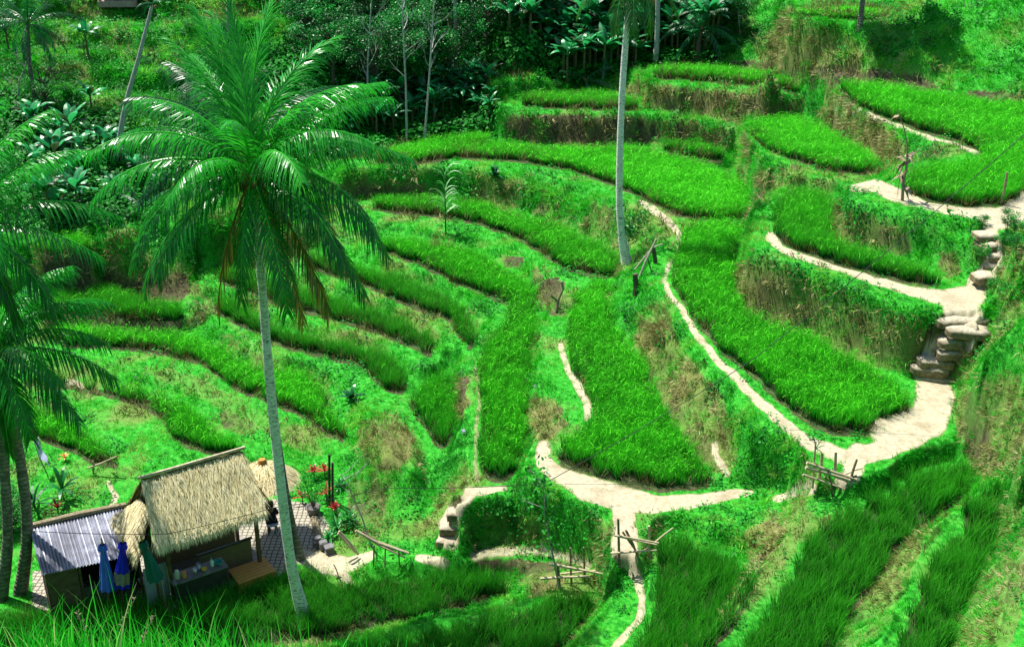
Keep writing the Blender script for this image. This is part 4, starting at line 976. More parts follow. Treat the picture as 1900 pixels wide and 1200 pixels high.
# pale bare young trees
def bare_tree(label, pts, seed, rad=.09, group=None, nb=9, blen=2.6, mat=pale_bark, name='bare_tree', leaves=0, upto=1.0):
    b = drape(*pts[0]); P = [b - Vector((0, 0, .2))] + [atD(x, y, b.y) for x, y in pts[1:]]
    root = empty(name, b); prop(root, label, 'tree', group)
    MB().tube([p - b for p in P], [rad * (1 - .65 * i / (len(P) - 1)) for i in range(len(P))], 7).build('trunk', mat, root)
    r = random.Random(seed); mb = MB(); lf = MB()
    def branch(p, d, L, rr, lev):
        q = [p]; dd = d.copy()
        for s in range(4):
            dd = (dd + Vector((r.uniform(-.2, .2), r.uniform(-.2, .2), r.uniform(-.05, .22)))).normalized(); q.append(q[-1] + dd * L / 4)
        mb.tube(q, [rr, rr * .8, rr * .6, rr * .4, rr * .2], 4)
        for _ in range(leaves):
            c = q[r.randint(1, 4)] + Vector([r.uniform(-.35, .35) for _ in range(3)]); u = Vector([r.uniform(-1, 1) for _ in range(3)]).normalized(); v = u.orthogonal().normalized()
            lf.quad(c, c + u * .09 + v * .05, c + u * .18, c + u * .09 - v * .05, r.random())
        if lev:
            for _ in range(3): branch(q[r.randint(1, 3)], (dd + Vector((r.uniform(-1, 1), r.uniform(-1, 1), r.uniform(-.1, .6))) * .9).normalized(), L * .5, rr * .5, lev - 1)
    for k in range(nb):
        t = (.35 + .65 * (k + r.random()) / nb) * upto * (len(P) - 1); i = min(int(t), len(P) - 2)
        p = (P[i] - b).lerp(P[i + 1] - b, t - i)
        a = r.uniform(0, 6.28)
        branch(p, Vector((math.cos(a), math.sin(a), r.uniform(.4, 1.2))).normalized(), blen * r.uniform(.5, 1), rad * .45, 1)
    mb.build('branches', mat, root)
    if leaves: lf.build('leaves', bush_leaf, root)
    return root
bare_tree('straight white-barked bare tree in front of the jungle, middle one of three', [(755,264),(753,160),(748,60),(745,-10)], 61)
bare_tree('forked white-barked bare tree at the edge of the upper paddy, rightmost of three', [(787,262),(796,150),(802,60),(806,-20)], 62, nb=11)
bare_tree('slender white-barked bare tree just right of the big palm crown', [(682,225),(682,120),(690,-10)], 63)
bare_tree('leafless grey branching tree above the banana clump at the left edge', [(30,205),(36,150),(52,110)], 64, .08, nb=8, blen=2.0)
bare_tree('small tree with sparse pale feathery leaves beside the foot of the slim palm', [(1168,480),(1166,440),(1172,408)], 65, .025, nb=9, blen=1.1, leaves=14, name='sapling')
bare_tree('thin grey sapling leaning beside the lower bamboo fence', [(1040,1092),(1028,1040),(1010,960),(1008,895)], 66, .04, nb=5, blen=.9, leaves=8, name='sapling')
bare_tree('leafless twiggy sapling growing from the knoll right of the red-leaved plants', [(690,1010),(672,960),(650,910),(632,880)], 67, .035, nb=8, blen=1.4, name='sapling')
bare_tree('spindly leafy tree growing out of the bank near the top right terrace', [(1375,70),(1370,30),(1372,0)], 68, .06, nb=9, blen=1.5, leaves=30, name='sapling')

# ------------------------------------------------------------------ bananas, broadleaf trees and shrubs
def banana_proto(seed, nleaf=9, H=2.2, mat=banana_leaf):
    r = random.Random(seed); root = empty('banana_plant', (0, 0, 0))
    MB().tube([(0, 0, -.2), (.02, 0, H * .5), (.05, .03, H)], [.13, .10, .07], 8, .4).build('stem', solid_cache('banana_stem', (.16, .17, .06), (.08, .07, .03)), root)
    mb = MB()
    for k in range(nleaf):
        a = k * 2.4 + r.uniform(-.4, .4); e = r.uniform(.5, 1.35); L = r.uniform(1.5, 2.3); W = r.uniform(.22, .32); dr = r.uniform(.9, 1.9)
        p = Vector((.05, .03, H - .1)); n = 8; tt = r.uniform(.35, 1) if r.random() > .12 else .05
        side = Vector((-math.sin(a), math.cos(a), 0)); prev = None; V = []; T = []
        for i in range(n + 1):
            t = i / n; ee = e - dr * t ** 1.3
            d = Vector((math.cos(a) * math.cos(ee), math.sin(a) * math.cos(ee), math.sin(ee)))
            w = W * (math.sin(math.pi * min(1, max(0, (t - .12) / .88)) ** .7) ** .55 if t > .12 else .06) + .012
            up = side.cross(d)
            V += [p - side * w - up * w * -.35 * (1 + .4 * r.uniform(-1, 1)), p, p + side * w + up * w * .35 * (1 + .4 * r.uniform(-1, 1))]; T += [tt, min(1, tt + .15), tt]
            p = p + d * L / n
        F_ = []
        for i in range(n):
            b = 3 * i
            F_ += [(b, b + 1, b + 4, b + 3), (b + 1, b + 2, b + 5, b + 4)]
        mb.add(V, F_, T)
    mb.build('leaves', mat, root)
    return root
_sc = {}
def solid_cache(n, a, b):
    if n not in _sc: _sc[n] = solid(n, a, b, 8)
    return _sc[n]
def tree_proto(seed, H=5, cr=2.2, n=2600, ls=.16, mat=tree_leaf, bark=brown_bark, name='broadleaf_tree', flat=.7, clumps=22):
    r = random.Random(seed); root = empty(name, (0, 0, 0)); mb = MB(); tips = []
    mb.tube([(0, 0, -.3), (r.uniform(-.1, .1), r.uniform(-.1, .1), H * .3), (r.uniform(-.2, .2), r.uniform(-.2, .2), H * .62), (r.uniform(-.3, .3), 0, H * .85)], [.05 * H / 2.4, .04 * H / 2.4, .025 * H / 2.4, .01], 7)
    for k in range(clumps):
        a = k * 2.4; z = H * (.42 + .5 * r.random()); rr = cr * r.uniform(.35, 1) * math.sin(math.pi * min(.95, max(.12, (z / H - .25))))
        e = Vector((math.cos(a) * rr, math.sin(a) * rr, z + r.uniform(-.2, .3)))
        mb.tube([(0, 0, z * .62), (e.x * .5, e.y * .5, z * .85), e], [.035 * H / 4, .02 * H / 4, .006], 4); tips.append((e, cr * r.uniform(.22, .42)))
    mb.build('trunk', bark, root)
    rg = np.random.default_rng(seed); m = n // clumps; Vs = []; T = []
    for e, s in tips:
        q = rg.normal(0, 1, (m, 3)); q /= np.linalg.norm(q, axis=1, keepdims=True); q *= (rg.random((m, 1)) ** .35) * s; q[:, 2] *= flat
        c = q + np.array(e); u = rg.normal(0, 1, (m, 3)); u[:, 2] *= .6; u /= np.linalg.norm(u, axis=1, keepdims=True)
        v = np.cross(u, rg.normal(0, 1, (m, 3)) * .5 + [0, 0, 1]); v /= np.linalg.norm(v, axis=1, keepdims=True)
        l = ls * rg.uniform(.6, 1.3, (m, 1))
        Vs.append(np.stack([c, c + u * l * .5 + v * l * .3, c + u * l, c + u * l * .5 - v * l * .3], 1).reshape(-1, 3))
        T.append(np.repeat(np.clip(rg.normal(.5 + .25 * rg.normal(), .2, m), 0, 1), 4))
    V = np.concatenate(Vs); k = len(V) // 4
    me = np_mesh('crown', V, np.arange(len(V)).reshape(-1, 4), mat, {'tint': ('FLOAT', 'POINT', np.concatenate(T))})
    link('crown', me, root)
    return root
PROTO_USED = set()
def place(proto, px, py, s, label, cat, group, rz=None, loc=None):
    o = proto if proto.name not in PROTO_USED else copy_tree(proto)
    PROTO_USED.add(proto.name if o is proto else o.name)
    o.location = loc if loc is not None else drape(px, py)
    o.scale = (s, s, s * random.uniform(.9, 1.12)); o.rotation_euler = (0, 0, random.uniform(0, 6.28) if rz is None else rz)
    prop(o, label, cat, group); return o
bp = [banana_proto(500 + k, nleaf=8 + k, H=1.6 + .35 * k) for k in range(4)]
tp = [tree_proto(520 + k, H=5 + k, cr=2.2 + .3 * k, n=3400) for k in range(3)]
pol = tree_proto(569, H=9.0, cr=3.0, n=12000, ls=.22, name='bank_tree', mat=bush_leaf, bark=dark_bark, clumps=30)
pol.location = drape(1595, 50); prop(pol, 'lone dark trunked tree standing on the rim of the top right bank', 'tree')
sp2 = [tree_proto(540 + k, H=2.0, cr=1.3, n=2200, ls=.12, mat=bush_leaf, name='shrub', clumps=16) for k in range(3)]
feather = tree_proto(560, H=4.6, cr=2.6, n=4500, ls=.10, mat=bush_leaf, flat=.35, clumps=26)
ORD = 'first second third fourth fifth sixth seventh eighth ninth tenth eleventh twelfth'.split()
def scatter_px(polys, protos, n, smin, smax, label, cat, group, seed, ymul=0):
    r = random.Random(seed); c = 0; tries = 0; made = []
    xs = [p[0] for p in polys]; ys = [p[1] for p in polys]; placed = []
    while c < n and tries < n * 60:
        tries += 1
        x = r.uniform(min(xs), max(xs)); y = r.uniform(min(ys), max(ys))
        if not inpoly(np.array([x]), np.array([y]), polys)[0]: continue
        if any(abs(x - a) < 9 and abs(y - b) < 6 for a, b in placed): continue
        placed.append((x, y)); random.seed(seed * 1000 + c)
        made.append((x, y, place(r.choice(protos), x, y, r.uniform(smin, smax), label, cat, group))); c += 1
    made.sort(key=lambda m: m[0])
    if n <= 12:
        for k, m in enumerate(made): m[2]['label'] = label + ', ' + ORD[k] + ' from left'
    else:
        x0, x1 = made[0][0], made[-1][0] + 1; y0, y1 = min(m[1] for m in made), max(m[1] for m in made) + 1
        for x, y, o in made:
            o['label'] = label + ', ' + ('left', 'middle', 'right')[int(3 * (x - x0) / (x1 - x0))] + ' third, ' + ('back', 'front')[int(2 * (y - y0) / (y1 - y0))]
scatter_px([(70,215),(150,195),(215,230),(240,300),(225,380),(170,425),(60,430),(40,300)], bp, 24, .55, .95, 'banana plant in the shiny-leaved clump at the left', 'banana plant', 'bananas in the left clump', 1)
place(bp[2], 165, 110, .75, 'lone banana plant with pale upright leaves on the grassy slope at upper left', 'banana plant', 'bananas in the left clump')
scatter_px([(935,70),(1340,30),(1335,110),(1200,118),(1135,150),(1040,158),(1020,120)], bp, 110, .8, 1.35, 'banana plant in the dark wall behind the upper terraces', 'banana plant', 'bananas in the wall behind the upper terraces', 2)
scatter_px([(640,215),(760,190),(905,170),(915,205),(905,235),(760,252),(690,268),(640,262)], bp, 48, .55, .95, 'banana plant in undergrowth behind the bare white trees', 'banana plant', 'bananas behind the bare trees', 3)
scatter_px([(560,60),(900,40),(905,120),(860,190),(640,205),(580,150)], tp, 34, .7, 1.1, 'dark leafy jungle tree behind the bare white trees', 'tree', 'jungle trees behind the bare trees', 4)
scatter_px([(560,5),(1340,5),(1340,50),(940,70),(560,60)], tp, 40, .8, 1.3, 'dark jungle tree along the top edge of the picture', 'tree', 'jungle trees along the top', 5)
scatter_px([(0,0),(180,0),(120,60),(0,120)], tp + sp2, 7, .5, .7, 'bushy tree on the hillside in the top left corner', 'tree', 'trees in the top left corner', 6)
place(feather, 90, 215, 1.0, 'spreading feathery tree with flat pale tiers of leaves at the upper left', 'tree', None)
scatter_px([(130,40),(420,20),(420,330),(250,330),(230,200),(160,170)], sp2, 26, .3, .6, 'round bush on the grassy hillside behind the palms', 'bush', 'bushes on the grassy hillside', 7)
scatter_px([(1000,120),(1130,140),(1120,170),(1030,172)], sp2, 9, .4, .7, 'small bush below the banana wall', 'bush', 'bushes below the banana wall', 8)
scatter_px([(240,330),(560,300),(570,350),(400,385),(240,390)], sp2 + bp, 14, .4, .65, 'shrub in the thicket behind the big palm crown', 'bush', 'shrubs behind the big palm crown', 9)
scatter_px([(0,900),(45,900),(55,1010),(0,1080)], sp2, 5, .4, .6, 'shaded bush at the left edge beside the shed', 'bush', 'bushes beside the shed', 10)
scatter_px([(1795,420),(1900,430),(1900,600),(1830,640)], sp2, 8, .22, .4, 'low dark bush on the bank right of the earth steps', 'bush', 'bushes right of the earth steps', 11)
scatter_px([(1345,40),(1400,60),(1360,115),(1340,110)], sp2, 7, .4, .6, 'bush at the jungle end of the top right bank', 'bush', 'bushes on the end of the top bank', 12)
# ------------------------------------------------------------------ near slope under the camera, with its long grass
def near_H(x, y):
    crest = 7.15 + .10 * max(0, x + 3.2) - .16 * max(0, x - 2.6)
    crest = max(crest, 6.95)
    if y <= 0: return 1.65 + .02 * abs(y)
    if y < 8.8: return 1.65 + (crest - 1.65) * (y / 8.8)
    t = (y - 8.8) / (17.6 - 8.8)
    e = 19.0 - 1.5 * min(max(x / 17 * 4, -1), 3) + .4
    return crest + (e - crest) * t
ys = np.linspace(-3, 17.8, 60); xs = np.linspace(-15, 15, 80)
V = np.array([(x, y, CAMZ - near_H(x, y) + .12 * math.sin(x * 2.1 + y) * math.sin(y * 1.7) - (0 if y > 1 else .0)) for y in ys for x in xs])
idx = np.arange(60 * 80).reshape(60, 80)
Fq = np.stack([idx[:-1, :-1], idx[:-1, 1:], idx[1:, 1:], idx[1:, :-1]], -1).reshape(-1, 4)
prop(link('near_bank', np_mesh('near_bank', V, Fq, solid('near_soil', (.02, .12, .01), (.02, .03, .01), 3), smooth=True)), kind='structure')
r = random.Random(77)
V = []; Fb = []; T = []; TP = []
for i in range(2600):
    u = r.random()
    if u < .62: x = -4.6 + 4.2 * r.random() ** 1.15; 
    elif u < .78: x = r.uniform(2.6, 5.2)
    else: x = r.uniform(-8, 8)
    y = r.uniform(7.4, 9.6) if u < .9 else r.uniform(3.0, 11)
    gz = CAMZ - near_H(x, y) - .03
    L = r.uniform(.24, .50) + (.42 * r.random() ** 4) + .20 * max(0, min(1, (-x - 1.6) / 2.4))
    if x > -1.0: L *= .78
    if -4.3 < x < -2.6 and r.random() < .03: L = r.uniform(1.1, 1.35)
    if u >= .9: L *= .7
    L *= .9
    if y < 7: L = min(L, .4)
    a = r.uniform(0, 6.28); ln = r.uniform(.05, .55); w = r.uniform(.008, .021)
    fa = r.uniform(-.6, .6); wx_, wy_ = math.cos(fa) * w / 2, math.sin(fa) * w / 2
    tt = min(1, max(0, r.gauss(.62, .2))); b = len(V); n = 6
    for s in range(n + 1):
        t = s / n; off = ln * L * t ** 2; z = L * (t - .45 * ln * t ** 3); k = max(.05, (1 - t ** 1.6)) if t > .2 else 1
        V += [(x + off * math.cos(a) - wx_ * k, y + off * math.sin(a) - wy_ * k, gz + z), (x + off * math.cos(a) + wx_ * k, y + off * math.sin(a) + wy_ * k, gz + z)]
        T += [tt, tt]; TP += [t, t]
    for s in range(n): Fb.append((b + 2 * s, b + 2 * s + 1, b + 2 * s + 3, b + 2 * s + 2))
fg_mat = leafmat('long_grass', [(0, (.006, .22, .016)), (.5, (.02, .50, .02)), (.85, (.06, .66, .03)), (1, (.45, .60, .2))], trans=.4, rough=.4, spec=.2, inst=False)
prop(link('foreground_grass', np_mesh('foreground_grass', V, Fb, fg_mat, {'tint': ('FLOAT', 'POINT', T)})), 'long bright grass blades at the lower left in the foreground', kind='stuff')
# seeded grass stalk
hd = MB()
for (x, H0, L, dx) in ((-3.75, 7.05, .95, .3), (-3.55, 7.1, .8, .25), (-3.9, 7.1, .85, -.12)):
    b = Vector((x, 8.4, CAMZ - H0)); P = [b, b + Vector((dx * .3, 0, L * .6)), b + Vector((dx, 0, L))]
    hd.tube(P, [.004, .003, .003], 4)
    for k in range(26):
        t = .55 + .45 * k / 26; q = P[1].lerp(P[2], (t - .55) / .45); d = Vector((r.uniform(-1, 1), r.uniform(-1, 1), .8)).normalized()
        hd.tube([q, q + d * .022, q + d * .04], [.004, .007, .001], 4)
prop(hd.build('seeding_grass', dead_leaf), 'brown seed heads of grass rising in the lower left corner', kind='stuff')

# ------------------------------------------------------------------ earth steps
sand, nt, nd, lk = new_mat('trodden_earth')
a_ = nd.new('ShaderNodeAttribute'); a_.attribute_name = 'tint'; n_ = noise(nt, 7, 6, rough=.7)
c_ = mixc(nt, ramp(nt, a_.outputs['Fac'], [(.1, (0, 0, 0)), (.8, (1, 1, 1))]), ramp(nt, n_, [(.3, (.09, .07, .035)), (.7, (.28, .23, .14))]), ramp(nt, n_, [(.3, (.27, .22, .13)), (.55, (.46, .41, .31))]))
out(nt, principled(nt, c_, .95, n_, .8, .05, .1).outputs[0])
wet_earth = solid('wet_earth', (.20, .16, .10), (.09, .07, .05), 5, rough=.6, bs=.6, bd=.04)
def steps(name, lst, mat, depth=.42):
    mb = MB(); r = random.Random(hash(len(lst)) % 97)
    for (px, py, hw, H) in lst:
        c = drape(px, py) + Vector((0, 0, .05)); zc = c.y * cp + (CAMZ - c.z) * sp; w = hw * zc / FPX * r.uniform(.8, 1.12); yaw = r.uniform(-.35, .15)
        bm = bmesh.new(); bmesh.ops.create_cube(bm, size=2)
        bmesh.ops.subdivide_edges(bm, edges=bm.edges, cuts=5, use_grid_fill=True)
        V = []
        for v in bm.verts:
            q = v.co.copy(); l = max(abs(q.x), abs(q.y))
            e = (abs(q.x) ** 4 + abs(q.y) ** 4) ** .25
            k = l / e if e > 0 else 1
            z = q.z * .13 - .13 - .10 * e ** 2.4
            nz_ = math.sin(q.x * 4 + px) * .03 + math.sin(q.y * 5 + py) * .03
            X_ = q.x * k * w * (1 + nz_ * 2); Y_ = q.y * k * depth * (1 + nz_ * 2); V.append((c.x + X_ * math.cos(yaw) - Y_ * math.sin(yaw), c.y + X_ * math.sin(yaw) + Y_ * math.cos(yaw), c.z + z + nz_ * .8))
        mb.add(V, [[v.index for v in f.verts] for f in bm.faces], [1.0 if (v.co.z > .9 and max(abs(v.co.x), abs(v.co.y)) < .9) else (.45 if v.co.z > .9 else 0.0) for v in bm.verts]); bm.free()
    o = mb.build(name, mat, smooth=True); prop(o, kind='structure'); return o
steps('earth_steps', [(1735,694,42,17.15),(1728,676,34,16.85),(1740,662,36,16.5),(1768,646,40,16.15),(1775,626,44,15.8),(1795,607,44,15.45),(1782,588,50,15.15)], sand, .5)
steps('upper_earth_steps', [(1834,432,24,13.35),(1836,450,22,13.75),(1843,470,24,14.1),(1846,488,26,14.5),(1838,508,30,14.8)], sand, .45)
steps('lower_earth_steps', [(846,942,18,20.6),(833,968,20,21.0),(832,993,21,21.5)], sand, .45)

# ------------------------------------------------------------------ thatched hut
HO = Vector((-10.75, 32.5, CAMZ - 22.6)); hu = Vector((.82, .57, 0)).normalized(); hv = Vector((.57, -.82, 0)).normalized(); ZZ = Vector((0, 0, 1))
def W(a, b, h): return hu * a + hv * b + ZZ * h
hut = empty('thatched_hut', HO); prop(hut, 'small open hut with a shaggy straw thatched roof beside the paved yard', 'hut')
thatch, nt, nd, lk = new_mat('thatch')
a_ = nd.new('ShaderNodeAttribute'); a_.attribute_name = 'tint'
c_ = ramp(nt, a_.outputs['Fac'], [(0, (.09, .07, .03)), (.35, (.24, .19, .08)), (.7, (.72, .60, .31)), (1, (.92, .82, .52))])
c_ = mixc(nt, ramp(nt, noise(nt, 1.1, 3), [(.5, (0, 0, 0)), (.7, (.35, .35, .35))]), c_, (.22, .17, .08))
out(nt, principled(nt, c_, .85, noise(nt, 40, 3), .5, .02, .1).outputs[0])
wood = solid('hut_wood', (.16, .10, .045), (.07, .045, .02), 7); wood_o = solid('orange_planks', (.62, .32, .08), (.40, .19, .05), 4, rough=.5, stretch=(1, 8, 1))
matting = solid('woven_matting', (.22, .19, .09), (.12, .10, .05), 22); dark_board = solid('dark_board', (.045, .05, .045), (.025, .028, .025), 3, rough=.45)
grey_board = solid('grey_board', (.30, .34, .42), (.20, .23, .30), 3, rough=.6)
def thatch_face(mb, c00, c10, c01, c11, n, seed, slen=.42, thick=.05, fringe=.35):
    """c00-c10 ridge side, c01-c11 eave side; straws run from ridge to eave"""
    r = random.Random(seed); nu, nv = 14, 8
    nrm = (c10 - c00).cross(c01 - c00).normalized()
    if nrm.z < 0: nrm = -nrm
    def P(u, v): return c00.lerp(c10, u).lerp(c01.lerp(c11, u), v)
    V = []; Fq = []
    for j in range(nv + 1):
        for i in range(nu + 1):
            V.append(P(i / nu, j / nv) + nrm * (thick + r.uniform(-.035, .035)))
    for j in range(nv):
        for i in range(nu): b = j * (nu + 1) + i; Fq.append((b, b + 1, b + nu + 2, b + nu + 1))
    mb.add(V, Fq, .35)
    mb.add([v - nrm * (thick + .1) for v in V], Fq, .1)
    edge = (c10 - c00).normalized(); run = (c01 + c11 - c00 - c10).normalized()
    for k in range(n):
        u = r.uniform(-.01, 1.01); v = r.random() ** .95
        if r.random() < fringe * .5: v = r.uniform(.88, 1.0)
        p = P(u, v) + nrm * (thick + r.uniform(0, .05)); d = (run + edge * r.gauss(0, .25) + nrm * r.uniform(-.02, .12)).normalized()
        L = slen * r.uniform(.5, 1.3); w = r.uniform(.006, .013)
        q = p + d * L * .6; e = q + (d + Vector((0, 0, -.6 if v > .8 else -.08))).normalized() * L * .5
        t = min(1, max(0, r.gauss(.80, .22)))
        mb.add([p - edge * w, p + edge * w, q + edge * w, q - edge * w, e], [(0, 1, 2, 3), (3, 2, 4)], t)
rf = MB()
RH, EH = 4.3, 2.8
thatch_face(rf, W(-1.72, 0, RH), W(1.72, 0, RH), W(-1.95, 1.38, EH - .1), W(1.80, 1.38, EH - .1), 9000, 1)
thatch_face(rf, W(1.72, 0, RH), W(-1.72, 0, RH), W(1.95, -1.38, EH - .1), W(-1.95, -1.38, EH - .1), 3500, 2)
thatch_face(rf, W(-1.68, -.5, 3.35), W(-1.68, .5, 3.35), W(-2.4, -1.2, 2.6), W(-2.4, 1.35, 2.3), 2600, 3, .4)
thatch_face(rf, W(1.66, .42, 3.55), W(1.66, -.42, 3.55), W(1.95, 1.2, 2.95), W(1.95, -1.2, 2.95), 1400, 4)
roof = rf.build('thatch_roof', thatch, hut)
MB().tube([W(-1.85, 0, RH + .13), W(-.6, 0, RH + .11), W(.7, 0, RH + .12), W(1.86, 0, RH + .13)], [.06, .07, .07, .06], 8).build('ridge_pole', bamboo, roof)
gb = MB(); gb.add([W(-1.62, -.55, 3.5), W(-1.62, .55, 3.5), W(-1.62, 0, RH)], [(0, 1, 2)]); gb.build('gable_board', wood, hut)
for a, b in ((-1.5, 1.05), (1.62, 1.0), (-1.5, -1.05), (1.6, -1.05)): MB().box(W(a, b, 1.38), (.06, .06, 1.38), hu, hv).build('post', wood, hut)
for b in (1.05, -1.05): MB().box(W(0, b, 2.72), (1.7, .05, .06), hu, hv).build('beam', wood, hut)
MB().box(W(0, 0, .07), (1.9, 1.45, .07), hu, hv, bev=.01).build('floor_slab', solid('concrete_slab', (.30, .28, .25), (.18, .17, .15), 4), hut)
MB().box(W(.62, .42, .62), (.95, .025, .45), hu, hv).build('side_panel', matting, hut)
MB().box(W(.62, .42, 1.10), (1.0, .05, .03), hu, hv).build('rail', dark_board, hut)
MB().box(W(0, -1.02, .7), (1.5, .02, .55), hu, hv).build('back_panel', matting, hut)
ct = MB(); ct.box(W(-.62, 1.42, .50), (.92, .04, .45), hu, hv, bev=.01); ct.build('counter_front', dark_board, hut)
MB().box(W(-.62, 1.15, .985), (.95, .34, .03), hu, hv, bev=.008).build('counter_top', solid('worn_counter', (.20, .21, .20), (.08, .09, .09), 5, rough=.4), hut)
dk = empty('wooden_deck', HO + W(1.18, 1.35, 0)); prop(dk, 'low orange plank bench deck at the right front corner of the hut', 'bench')
for k in range(6):
    m_ = MB(); m_.box(hv * (-.42 + k * .17), (.68, .075, .02), hu, hv, t=.3 + .1 * k, bev=.005); o = m_.build('plank', wood_o, dk); o.location = (0, 0, .42)
m_ = MB(); m_.box(hv * .44 + ZZ * .2, (.66, .03, .19), hu, hv); m_.box(hv * -.40 + ZZ * .2, (.66, .03, .19), hu, hv); m_.box(hu * .62 + ZZ * .2, (.03, .40, .19), hu, hv); m_.box(hu * -.62 + ZZ * .2, (.03, .40, .19), hu, hv); m_.build('base_frame', wood_o, dk)
# things on the counter
def item(name, label, cat, pos, prof, color, rough=.4, k=12, extra=None):
    t = empty(name, pos); prop(t, label, cat)
    MB().lathe((0, 0, 0), prof, k).build('body', solid(name + '_material', color, tuple(c * .8 for c in color), 3, rough=rough, bs=.05), t, smooth=True)
    if extra: MB().lathe((0, 0, extra[0]), extra[1], k).build(extra[3] if len(extra) > 3 else 'lid', solid(name + '_lid_material', extra[2], extra[2], 3, rough=.4, bs=.05), t, smooth=True)
    return t
top = 1.017
JAR = [(0, 0), (.09, 0), (.10, .03), (.10, .2), (.06, .26), (.06, .28)]
LID = [(.065, 0), (.07, .0), (.07, .04), (0, .045)]
item('jar', 'clear jar with a white lid at the left end of the hut counter', 'jar', HO + W(-1.32, 1.2, top), JAR, (.55, .52, .45), .2, extra=(.27, LID, (.8, .82, .8)))
item('jar', 'jar of orange snacks in front of the taller jar on the counter', 'jar', HO + W(-1.12, 1.30, top), [(p * .8, h * .75) for p, h in JAR], (.65, .28, .10), .3, extra=(.2, LID, (.75, .3, .12)))
item('cup', 'white plastic cup in the middle of the hut counter', 'cup', HO + W(-.72, 1.22, top), [(0, 0), (.05, 0), (.07, .17), (.065, .17), (.045, .02)], (.75, .75, .78))
item('jug', 'lilac plastic jug beside the white cup on the counter', 'jug', HO + W(-.55, 1.10, top), [(0, 0), (.08, 0), (.09, .1), (.06, .2), (.07, .24)], (.50, .46, .68))
item('bowl', 'bright yellow bowl on the hut counter', 'bowl', HO + W(-.42, 1.28, top), [(0, 0), (.05, 0), (.10, .09), (.09, .09), (.04, .02)], (.85, .62, .05))
item('bottle', 'white bottle with a teal cap near the right end of the counter', 'bottle', HO + W(-.12, 1.18, top), [(0, 0), (.06, 0), (.065, .03), (.065, .19), (.025, .25), (.025, .28)], (.72, .80, .76), extra=(.28, [(.03, 0), (.03, .04), (0, .045)], (.02, .40, .30), 'cap'))
item('basin', 'teal plastic basin at the right end of the hut counter', 'basin', HO + W(.10, 1.15, top), [(0, 0), (.11, 0), (.16, .1), (.15, .1), (.10, .015)], (.02, .35, .27))
# board leaning under the left eave, with two poles
t = empty('grey_panel', HO + W(-1.95, .95, .12)); prop(t, 'weathered blue-grey board standing under the left eave of the hut', 'board')
MB().box(hv * 0 + ZZ * .75, (.38, .02, .75), hu, hv).build('board', grey_board, t)
m_ = MB(); m_.box(ZZ * .75 + hv * .03, (.03, .012, .74), hu, hv); m_.build('batten', wood, t)
for k, (a, l) in enumerate(((-1.80, 1.5), (-1.58, 1.35))):
    m_ = MB(); b0 = HO + W(a, 1.15, .15); m_.tube([(0, 0, 0), tuple(hv * -.12 + ZZ * l)], [.022, .018], 6)
    prop(m_.build('wooden_pole', bamboo, origin=None), ('longer' if k == 0 else 'shorter') + ' brown pole leaning against the blue-grey board by the hut', 'pole', 'poles leaning on the grey board').location = b0

# ------------------------------------------------------------------ shed with the corrugated roof
shed = empty('metal_roof_shed', at(160, 1080, 22.6)); prop(shed, 'low dark shed with a pale corrugated metal roof at the lower left', 'shed')
so = shed.location
A0, A1, B1, B0 = at(55, 978, 20.15), at(234, 938, 20.15), at(266, 1026, 20.7), at(78, 1067, 20.7)
mb = MB(); nu = 150; V = []
for j in range(7):
    for i in range(nu + 1):
        u = i / nu; v = j / 6
        p = A0.lerp(A1, u).lerp(B0.lerp(B1, u), v); V.append(p + ZZ * (.028 * math.sin(u * 2 * math.pi * 32)) - so)
mb.add(V, [(j * (nu + 1) + i, j * (nu + 1) + i + 1, (j + 1) * (nu + 1) + i + 1, (j + 1) * (nu + 1) + i) for j in range(6) for i in range(nu)])
corr, nt, nd, lk = new_mat('corrugated_metal')
n1 = noise(nt, 1.2, 5); n2 = noise(nt, 9, 4)
c_ = ramp(nt, n1, [(.35, (.15, .155, .19)), (.5, (.23, .24, .30)), (.66, (.42, .44, .52))])
c_ = mixc(nt, ramp(nt, n2, [(.55, (0, 0, 0)), (.7, (.5, .5, .5))]), c_, (.22, .17, .13))
out(nt, principled(nt, c_, .5, n2, .1, .01, .4, .15).outputs[0])
rr_ = mb.build('metal_roof', corr, shed); sm = rr_.modifiers.new('solid', 'SOLIDIFY'); sm.thickness = .012
MB().tube([A0 - so + ZZ * .05, A0.lerp(A1, .5) - so + ZZ * .09, A1 - so + ZZ * .05], [.10, .11, .09], 7).build('ridge_capping', dead_leaf, shed)
gz_ = CAMZ - 22.6
def wall(p, q, h0p, h0q, th, name, mat):
    d = (q - p); d.z = 0; L = d.length; d.normalize(); n_ = Vector((-d.y, d.x, 0)); b = [Vector((p.x, p.y, gz_ - .1)), Vector((q.x, q.y, gz_ - .1))]
    V = [b[0] - n_ * th, b[1] - n_ * th, Vector((q.x, q.y, h0q)) - n_ * th, Vector((p.x, p.y, h0p)) - n_ * th]
    V += [v + n_ * 2 * th for v in V]
    MB().add([v - so for v in V], [(0, 1, 2, 3), (7, 6, 5, 4), (0, 4, 5, 1), (3, 2, 6, 7), (0, 3, 7, 4), (1, 5, 6, 2)]).build(name, mat, shed)
b_ = lambda u, v: A0.lerp(A1, u).lerp(B0.lerp(B1, u), v)
mud_wall = solid('rough_brown_wall', (.16, .10, .06), (.07, .045, .03), 5)
wall(b_(.04, .95), b_(.34, .95), b_(0, .95).z - .05, b_(.3, .95).z - .05, .03, 'front_wall', mud_wall)
wall(b_(.04, .08), b_(.04, .92), b_(0, .08).z - .06, b_(0, .92).z - .06, .03, 'left_wall', mud_wall)
wall(b_(.04, .06), b_(.96, .06), b_(0, .06).z - .06, b_(1, .06).z - .06, .03, 'back_wall', dark_board)
